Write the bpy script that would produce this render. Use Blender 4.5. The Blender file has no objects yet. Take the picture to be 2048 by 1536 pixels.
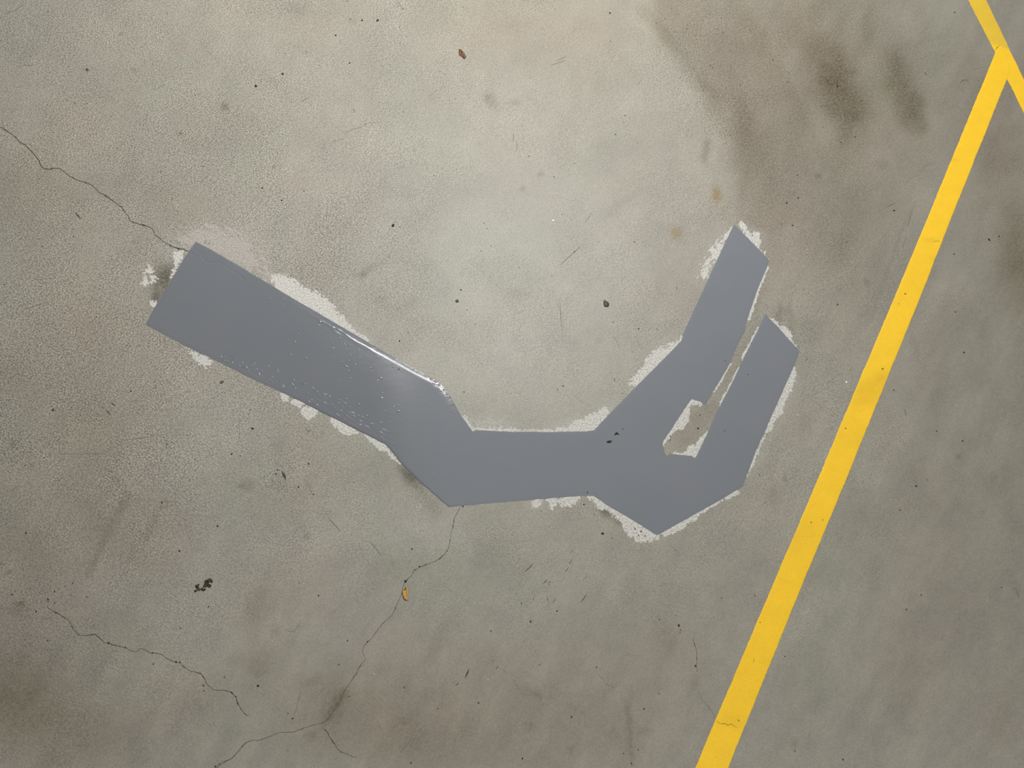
import bpy, math, random
import numpy as np
from mathutils import Vector
from mathutils.geometry import delaunay_2d_cdt

# ------------------------------------------------------------------ camera, light, exposure
SC = bpy.context.scene
COL = SC.collection
FPX, TILT, HCAM = 1500.0, math.radians(23.5), 1.60          # focal length in pixels of a 2048 wide frame
cam_d = bpy.data.cameras.new("camera")
cam_d.sensor_width = 36.0
cam_d.lens = 36.0 * FPX / 2048.0
cam_d.clip_start = 0.01
cam = bpy.data.objects.new("camera", cam_d)
cam.location = (0, 0, HCAM)
cam.rotation_euler = (TILT, 0, 0)
COL.objects.link(cam)
SC.camera = cam

world = bpy.data.worlds.new("garage_air")
SC.world = world
world.use_nodes = True
world.node_tree.nodes["Background"].inputs[0].default_value = (1.0, 0.98, 0.95, 1)
world.node_tree.nodes["Background"].inputs[1].default_value = 0.19


def lamp(name, loc, size, power, rz=0.0, color=(1.0, 0.985, 0.955)):
    d = bpy.data.lights.new(name, 'AREA')
    d.shape = 'RECTANGLE'
    d.size, d.size_y = size
    d.energy = power
    d.color = color
    o = bpy.data.objects.new(name, d)
    o.location = loc
    o.rotation_euler = (0, 0, rz)
    COL.objects.link(o)
    return o


lamp("batten_and_fill_light", (-0.06, 2.26, 2.30), (1.50, 0.14), 88.0)
lamp("batten_and_fill_light", (0.30, -2.0, 2.30), (1.20, 0.14), 44.0)  # added fill behind the camera, lifts the near floor

SC.view_settings.view_transform = 'Standard'
SC.view_settings.look = 'None'
SC.view_settings.gamma = 1.0
SC.view_settings.use_curve_mapping = False
SC.view_settings.exposure = 0.0

random.seed(7)
RNG = np.random.default_rng(11)
CT, ST = math.cos(TILT), math.sin(TILT)


# ------------------------------------------------------------------ floor plane <-> traced photo points
def G(u, v):
    """Floor point (x, y in metres) seen at photo point u, v."""
    u = np.asarray(u, float); v = np.asarray(v, float)
    a = (u - 1024.0) / FPX
    b = -(v - 768.0) / FPX
    dy = b * CT + ST
    dz = b * ST - CT
    s = -HCAM / dz
    return a * s, dy * s


def UV(x, y):
    """Photo point of a floor point."""
    yc = y * CT - HCAM * ST * 1.0
    # camera coordinates of (x, y, -HCAM): right x, up y*CT - (-H)*... , forward
    up = y * CT - HCAM * ST
    fw = y * ST + HCAM * CT
    return 1024.0 + FPX * x / fw, 768.0 - FPX * up / fw


def PX(u, v):
    """Metres covered by one photo pixel at u, v (mean of both directions)."""
    x0, y0 = G(u, v); x1, _ = G(u + 1, v); _, y1 = G(u, v + 1)
    return float(0.5 * (abs(x1 - x0) + abs(y1 - y0)))


# ------------------------------------------------------------------ numpy noise
def _hash(ix, iy, seed):
    n = (ix.astype(np.int64) * 374761393 + iy.astype(np.int64) * 668265263 + seed * 1442695041) & 0xFFFFFFFF
    n = ((n ^ (n >> 13)) * 1274126177) & 0xFFFFFFFF
    n = n ^ (n >> 16)
    return (n & 0xFFFFFF) / float(0xFFFFFF)


def vnoise(x, y, seed=0):
    ix = np.floor(x); iy = np.floor(y)
    fx = x - ix; fy = y - iy
    fx = fx * fx * (3 - 2 * fx); fy = fy * fy * (3 - 2 * fy)
    a = _hash(ix, iy, seed); b = _hash(ix + 1, iy, seed)
    c = _hash(ix, iy + 1, seed); d = _hash(ix + 1, iy + 1, seed)
    return (a * (1 - fx) + b * fx) * (1 - fy) + (c * (1 - fx) + d * fx) * fy


def fbm(x, y, scale, octaves=4, seed=0, gain=0.5):
    s = 0.0; amp = 1.0; tot = 0.0
    x = x / scale; y = y / scale
    for o in range(octaves):
        s = s + amp * vnoise(x * 2 ** o + 17.3 * o, y * 2 ** o - 9.1 * o, seed + o)
        tot += amp; amp *= gain
    return s / tot


def sstep(a, b, x):
    t = np.clip((x - a) / (b - a), 0, 1)
    return t * t * (3 - 2 * t)


def poly_dist(px, py, poly, closed=True):
    """Distance to a polyline and the index of the nearest segment."""
    P = np.asarray(poly, float)
    n = len(P)
    segs = range(n if closed else n - 1)
    best = np.full(px.shape, 1e9); idx = np.zeros(px.shape, int)
    for i in segs:
        ax, ay = P[i]; bx, by = P[(i + 1) % n]
        dx, dy = bx - ax, by - ay
        L2 = dx * dx + dy * dy + 1e-12
        t = np.clip(((px - ax) * dx + (py - ay) * dy) / L2, 0, 1)
        d = np.hypot(px - ax - t * dx, py - ay - t * dy)
        m = d < best
        best = np.where(m, d, best); idx = np.where(m, i, idx)
    return best, idx


def inside(px, py, poly):
    P = np.asarray(poly, float)
    n = len(P)
    r = np.zeros(px.shape, bool)
    for i in range(n):
        x0, y0 = P[i]; x1, y1 = P[(i + 1) % n]
        if y0 == y1:
            continue
        c = ((y0 > py) != (y1 > py)) & (px < (x1 - x0) * (py - y0) / (y1 - y0) + x0)
        r ^= c
    return r


# ------------------------------------------------------------------ mesh and object helpers
def mesh_np(name, verts, faces, smooth=True):
    m = bpy.data.meshes.new(name)
    m.from_pydata(np.asarray(verts, float).tolist(), [], [list(map(int, f)) for f in faces])
    if smooth:
        m.polygons.foreach_set("use_smooth", np.ones(len(m.polygons), bool))
    m.update()
    return m


def obj(name, mesh, mat=None, parent=None, label=None, cat=None, group=None, kind=None, loc=(0, 0, 0)):
    o = bpy.data.objects.new(name, mesh)
    o.location = loc
    COL.objects.link(o)
    if mat is not None and mesh is not None and not mesh.materials:
        mesh.materials.append(mat)
    if parent is not None:
        o.parent = parent
    for k, v in (("label", label), ("category", cat), ("group", group), ("kind", kind)):
        if v:
            o[k] = v
    return o


def float_attr(m, name, arr):
    a = m.attributes.new(name, 'FLOAT', 'POINT')
    a.data.foreach_set("value", np.ascontiguousarray(arr, dtype=np.float32))


def color_attr(m, name, rgb):
    a = m.attributes.new(name, 'FLOAT_COLOR', 'POINT')
    c = np.ones((len(rgb), 4), np.float32)
    c[:, :3] = rgb
    a.data.foreach_set("color", c.ravel())


def lin(r, g, b):
    f = lambda c: (c / 255.0) / 12.92 if c / 255.0 <= 0.04045 else ((c / 255.0 + 0.055) / 1.055) ** 2.4
    return (f(r), f(g), f(b))


class NT:
    """Small node-tree builder."""
    def __init__(self, name):
        self.m = bpy.data.materials.new(name)
        self.m.use_nodes = True
        self.t = self.m.node_tree
        self.bsdf = self.t.nodes["Principled BSDF"]

    def n(self, kind, **kw):
        nd = self.t.nodes.new(kind)
        for k, v in kw.items():
            setattr(nd, k, v)
        return nd

    def put(self, sock, v):
        if isinstance(v, bpy.types.NodeSocket):
            self.t.links.new(v, sock)
        else:
            sock.default_value = v

    def math(self, op, a, b=0.0, clamp=False):
        nd = self.n("ShaderNodeMath", operation=op, use_clamp=clamp)
        self.put(nd.inputs[0], a); self.put(nd.inputs[1], b)
        return nd.outputs[0]

    def mix(self, fac, a, b, blend='MIX'):
        nd = self.n("ShaderNodeMix", data_type='RGBA', blend_type=blend)
        self.put(nd.inputs[0], fac)
        self.put(nd.inputs[6], a if isinstance(a, bpy.types.NodeSocket) else (*a, 1.0))
        self.put(nd.inputs[7], b if isinstance(b, bpy.types.NodeSocket) else (*b, 1.0))
        return nd.outputs[2]

    def noise(self, scale, detail=2.0, rough=0.5, vec=None, dist=0.0):
        nd = self.n("ShaderNodeTexNoise")
        nd.inputs["Scale"].default_value = scale
        nd.inputs["Detail"].default_value = detail
        nd.inputs["Roughness"].default_value = rough
        nd.inputs["Distortion"].default_value = dist
        self.t.links.new(vec or self.pos(), nd.inputs["Vector"])
        return nd.outputs["Fac"]

    def pos(self):
        if not hasattr(self, "_p"):
            self._p = self.n("ShaderNodeNewGeometry").outputs["Position"]
        return self._p

    def stretch(self, rot, sx, sy):
        nd = self.n("ShaderNodeMapping", vector_type='TEXTURE')
        nd.inputs["Rotation"].default_value = (0, 0, rot)
        nd.inputs["Scale"].default_value = (sx, sy, 1)
        self.t.links.new(self.pos(), nd.inputs["Vector"])
        return nd.outputs[0]

    def remap(self, v, a, b, c=0.0, d=1.0, smooth=True):
        nd = self.n("ShaderNodeMapRange", interpolation_type='SMOOTHSTEP' if smooth else 'LINEAR')
        self.put(nd.inputs[0], v)
        for k, x in zip((1, 2, 3, 4), (a, b, c, d)):
            self.put(nd.inputs[k], x)
        return nd.outputs[0]

    def attr(self, name, what="Fac"):
        nd = self.n("ShaderNodeAttribute", attribute_name=name)
        return nd.outputs[what]

    def bump(self, height, strength, dist):
        nd = self.n("ShaderNodeBump")
        self.put(nd.inputs["Height"], height)
        self.put(nd.inputs["Strength"], strength)
        self.put(nd.inputs["Distance"], dist)
        self.t.links.new(nd.outputs[0], self.bsdf.inputs["Normal"])

    def done(self, base, rough, spec=0.5):
        self.put(self.bsdf.inputs["Base Color"], base if isinstance(base, bpy.types.NodeSocket) else (*base, 1.0))
        self.put(self.bsdf.inputs["Roughness"], rough)
        self.bsdf.inputs["Specular IOR Level"].default_value = spec
        return self.m


def scale_col(nt, col, fac):
    nd = nt.n("ShaderNodeVectorMath", operation='SCALE')
    nt.put(nd.inputs[0], col if isinstance(col, bpy.types.NodeSocket) else col)
    nt.put(nd.inputs["Scale"], fac)
    return nd.outputs[0]


# ------------------------------------------------------------------ materials
def mat_concrete():
    t = NT("concrete")
    tint = t.attr("tint", "Color")
    grain = t.attr("grain")
    pit = t.attr("pit")
    haze = t.attr("haze")
    g1 = t.noise(300, 3.5, 0.68, t.stretch(math.radians(-32), 1.35, 0.88))
    g2 = t.noise(85, 3.0, 0.55)
    g3 = t.noise(950, 1.5, 0.5)
    d1 = t.math('MULTIPLY', t.math('SUBTRACT', g1, 0.5), t.math('MULTIPLY', grain, 4.6))
    d2 = t.math('MULTIPLY', t.math('SUBTRACT', g2, 0.5), t.math('ADD', t.math('MULTIPLY', grain, 0.35), 0.16))
    d3 = t.math('MULTIPLY', t.math('SUBTRACT', g3, 0.5), t.math('MULTIPLY', grain, 1.6))
    f = t.math('ADD', 1.0, t.math('ADD', d1, t.math('ADD', d2, d3)))
    # pores: the deepest grains of a coarser noise, filled with dark dust
    p = t.noise(150, 1.0, 0.4)
    pm = t.remap(p, t.math('SUBTRACT', 0.80, t.math('MULTIPLY', pit, 0.11)), t.math('SUBTRACT', 0.86, t.math('MULTIPLY', pit, 0.11)))
    sp = t.remap(t.noise(150, 3.0, 0.65), 0.30, 0.70, 0.68, 1.32, False)
    one = t.n("ShaderNodeVectorMath", operation='SUBTRACT')
    t.put(one.inputs[0], tint); one.inputs[1].default_value = (1, 1, 1)
    sc = scale_col(t, one.outputs[0], sp)
    ad = t.n("ShaderNodeVectorMath", operation='ADD')
    t.put(ad.inputs[0], sc); ad.inputs[1].default_value = (1, 1, 1)
    base = t.mix(1.0, (0.288, 0.274, 0.232), ad.outputs[0], 'MULTIPLY')
    base = scale_col(t, base, f)
    base = t.mix(t.math('MULTIPLY', pm, 0.55), base, (0.06, 0.052, 0.04))
    hz = t.noise(210, 3.0, 0.7, t.stretch(math.radians(-35), 2.0, 0.8))
    hm = t.math('MULTIPLY', haze, t.remap(hz, 0.36, 0.62))
    base = t.mix(hm, base, (0.47, 0.46, 0.43))
    h = t.math('ADD', t.math('MULTIPLY', g1, 0.75), t.math('MULTIPLY', g3, 0.25))
    t.bump(h, t.math('MULTIPLY', grain, 0.8), 0.0016)
    return t.done(base, 0.46, 0.40)


def mat_grey_paint():
    t = NT("grey_floor_paint")
    gloss = t.attr("gloss")
    n = t.noise(9, 3.0, 0.5)
    base = t.mix(n, (0.152, 0.168, 0.182), (0.170, 0.176, 0.198))
    w = t.noise(70, 2.0, 0.5)
    t.bump(w, 0.10, 0.0015)
    rough = t.remap(gloss, 0, 1, 0.55, 0.13, False)
    base = scale_col(t, base, t.remap(gloss, 0, 1, 1.16, 1.02, False))  # matte paint paler, partly standing in for light on the right side
    m = t.done(base, rough, 0.45)
    t.put(t.bsdf.inputs["Specular IOR Level"], t.remap(t.math('POWER', gloss, 3.0), 0, 1, 0.10, 0.5, False))
    return m


def mat_simple(name, c1, c2=None, scale=400, rough=0.75, spec=0.3, lo=0.35, hi=0.65):
    t = NT(name)
    base = c1
    if c2 is not None:
        base = t.mix(t.remap(t.noise(scale, 2.0, 0.55), lo, hi), c1, c2)
    return t.done(base, rough, spec)


def mat_yellow():
    t = NT("yellow_line_paint")
    tint = t.attr("tint", "Color")
    n = t.noise(260, 3.0, 0.6)
    n2 = t.noise(30, 3.0, 0.5)
    base = t.mix(1.0, (0.93, 0.58, 0.026), tint, 'MULTIPLY')
    f = t.math('ADD', 1.0, t.math('ADD', t.math('MULTIPLY', t.math('SUBTRACT', n, 0.5), 0.22),
                                  t.math('MULTIPLY', t.math('SUBTRACT', n2, 0.5), 0.14)))
    base = scale_col(t, base, f)
    p = t.remap(t.noise(190, 1.0, 0.4), 0.73, 0.79)
    base = t.mix(t.math('MULTIPLY', p, 0.35), base, (0.30, 0.19, 0.03))
    t.bump(n, 0.25, 0.0006)
    return t.done(base, 0.55, 0.35)


M_CONC = mat_concrete()
M_GREY = mat_grey_paint()
M_YEL = mat_yellow()
M_WHITE = mat_simple("old_white_paint", (0.62, 0.61, 0.58), (0.39, 0.376, 0.34), 260, 0.8, 0.2, 0.36, 0.70)
M_PINKW = mat_simple("old_pinkish_paint_dust", (0.46, 0.432, 0.40), (0.31, 0.287, 0.25), 260, 0.85, 0.2)
M_CRACK = mat_simple("crack_dirt", (0.05, 0.044, 0.034), (0.11, 0.1, 0.08), 300, 0.9, 0.1)
M_MID = mat_simple("fine_crack_dirt", (0.08, 0.071, 0.055), (0.145, 0.133, 0.108), 300, 0.9, 0.1)
M_FAINT = mat_simple("hairline_dirt", (0.175, 0.165, 0.136), (0.225, 0.214, 0.18), 300, 0.9, 0.1)
M_YCRACK = mat_simple("paint_split", (0.30, 0.19, 0.02), (0.42, 0.27, 0.03), 300, 0.8, 0.2)
M_GRIT = mat_simple("dark_grit", (0.022, 0.018, 0.013), (0.05, 0.042, 0.03), 500, 0.85, 0.2)
M_BROWNGRIT = mat_simple("brown_grit", (0.085, 0.055, 0.038), (0.15, 0.11, 0.08), 500, 0.85, 0.2)
M_TAN = mat_simple("tan_grit", (0.21, 0.16, 0.12), (0.27, 0.215, 0.17), 500, 0.85, 0.2)
M_CHIP = mat_simple("dark_rubber_chip", (0.035, 0.032, 0.026), (0.085, 0.08, 0.068), 260, 0.6, 0.4)
M_RUSTLEAF = mat_simple("red_brown_leaf", (0.19, 0.088, 0.04), (0.04, 0.014, 0.007), 230, 0.65, 0.3, 0.46, 0.62)
M_RUSTEDGE = mat_simple("red_brown_leaf_edge", (0.045, 0.018, 0.008), (0.10, 0.04, 0.018), 300, 0.7, 0.3)
M_YLEAF = mat_simple("yellow_leaf", (0.58, 0.38, 0.10), (0.40, 0.235, 0.04), 300, 0.6, 0.35)
M_YVEIN = mat_simple("yellow_leaf_vein", (0.20, 0.13, 0.025), (0.28, 0.18, 0.03), 300, 0.6, 0.35)
M_MOSS = mat_simple("black_green_dirt", (0.02, 0.02, 0.012), (0.075, 0.075, 0.055), 330, 0.9, 0.2)
M_PELLET = mat_simple("white_pellet", (0.80, 0.79, 0.70), (0.70, 0.68, 0.58), 300, 0.6, 0.4)

# ------------------------------------------------------------------ traced outlines (photo points)
PATCH = [(392, 483.5), (425, 501.5), (482, 534), (512, 552.5), (549, 574), (594, 601.5), (652, 635), (697, 661.5),
         (762, 700), (824, 736), (845, 747), (866, 758), (884.5, 772), (900.7, 793), (912, 812), (922, 830.5), (945.7, 863),
         (952, 860), (985, 862), (1024, 863.5), (1100, 864), (1174, 863), (1187.7, 861), (1214, 833), (1277.7, 768), (1324, 721.5),
         (1361.5, 682.7), (1366.5, 674), (1365, 669), (1384, 629), (1439, 509), (1467.7, 448.5), (1499, 480), (1538, 520),
         (1534, 536), (1514, 581.5), (1494, 641.5), (1489.5, 654.5), (1492, 658), (1476.5, 689), (1459, 729), (1437, 766.5),
         (1411.5, 809), (1405, 808), (1401.5, 804), (1382.7, 798.5), (1326.5, 883), (1325, 889), (1329.5, 906), (1334, 913),
         (1339, 907.5), (1384, 912), (1386, 915), (1389, 916), (1392, 914), (1396.5, 904), (1414, 868), (1434, 822), (1463, 768),
         (1489, 711.5), (1517.7, 655), (1530.5, 628.5), (1548.5, 646.5), (1586, 688), (1599, 703), (1587, 735), (1572, 768),
         (1536, 848), (1514, 898), (1495, 945.5), (1485, 974), (1444, 998), (1374, 1038), (1324, 1065.5), (1313, 1070.5),
         (1274, 1045.5), (1216.5, 1011.7), (1186.5, 991.7), (1174, 991), (1099, 996.7), (1024, 1002.5), (937, 1010.5),
         (897, 1014), (844.5, 968), (799.5, 924), (780, 898), (769.5, 888), (727, 866.7), (662, 834), (604.5, 804), (537, 773), (507.5, 759),
         (450, 730), (375, 694), (291, 649), (310, 614), (345, 556.5), (370, 514)]

CRACK_MAIN = [(-40, 238), (-10, 249), (5, 256), (18, 265), (30, 273), (40, 285), (52, 291), (60, 300), (72, 313), (78, 322), (81, 330), (88, 337),
              (98, 339), (108, 336), (120, 338), (132, 347), (145, 355), (155, 361), (168, 363), (182, 369), (190, 376),
              (197, 384), (205, 388), (216, 394), (230, 405), (243, 414), (250, 424), (257, 432), (261, 443), (275, 447),
              (295, 452), (305, 458), (310, 470), (320, 478), (332, 486), (345, 493), (358, 497), (367, 499), (380, 504)]
CRACK_ON_PAINT = [(380, 504), (390, 511), (400, 516), (406, 520), (420, 526), (440, 525), (452, 532), (462, 540), (478, 549), (490, 560)]
CRACK_LOW = [(922, 1012), (919, 1018), (915, 1026), (909, 1035), (907, 1048), (903, 1065), (900, 1082), (897, 1097), (890, 1108), (880, 1117),
             (870, 1123), (850, 1130), (838, 1135), (828, 1141), (822, 1152), (818, 1155), (810, 1163), (806, 1175), (803, 1190),
             (797, 1202), (790, 1218), (783, 1232), (772, 1240), (762, 1250), (754, 1262), (747, 1273), (735, 1284), (727, 1292),
             (725, 1305), (731, 1318), (722, 1330), (712, 1348), (700, 1365), (688, 1383), (680, 1400), (672, 1415), (660, 1433),
             (648, 1445), (635, 1447), (620, 1453), (605, 1457), (585, 1465), (560, 1465), (545, 1470), (530, 1477), (515, 1481),
             (505, 1480), (490, 1487), (478, 1500), (465, 1516), (450, 1523), (438, 1530), (428, 1545)]
CRACK_LOW_B = [(645, 1455), (655, 1465), (665, 1482), (675, 1497), (682, 1504), (695, 1508), (705, 1514), (716, 1514)]
CRACK_SW = [(93, 1208), (97, 1216), (108, 1224), (120, 1229), (130, 1236), (139, 1243), (143, 1252), (150, 1263), (160, 1271), (175, 1271),
            (190, 1269), (202, 1278), (208, 1285), (217, 1287), (228, 1290), (240, 1293), (252, 1296), (262, 1302), (272, 1303),
            (282, 1298), (290, 1299), (300, 1306), (310, 1306), (322, 1308), (335, 1317), (348, 1324), (360, 1326), (370, 1335),
            (382, 1343), (395, 1345), (403, 1348), (410, 1358), (415, 1370), (425, 1379), (435, 1381), (448, 1380), (462, 1384),
            (472, 1394), (474, 1405), (482, 1418), (490, 1428), (498, 1432)]

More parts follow.
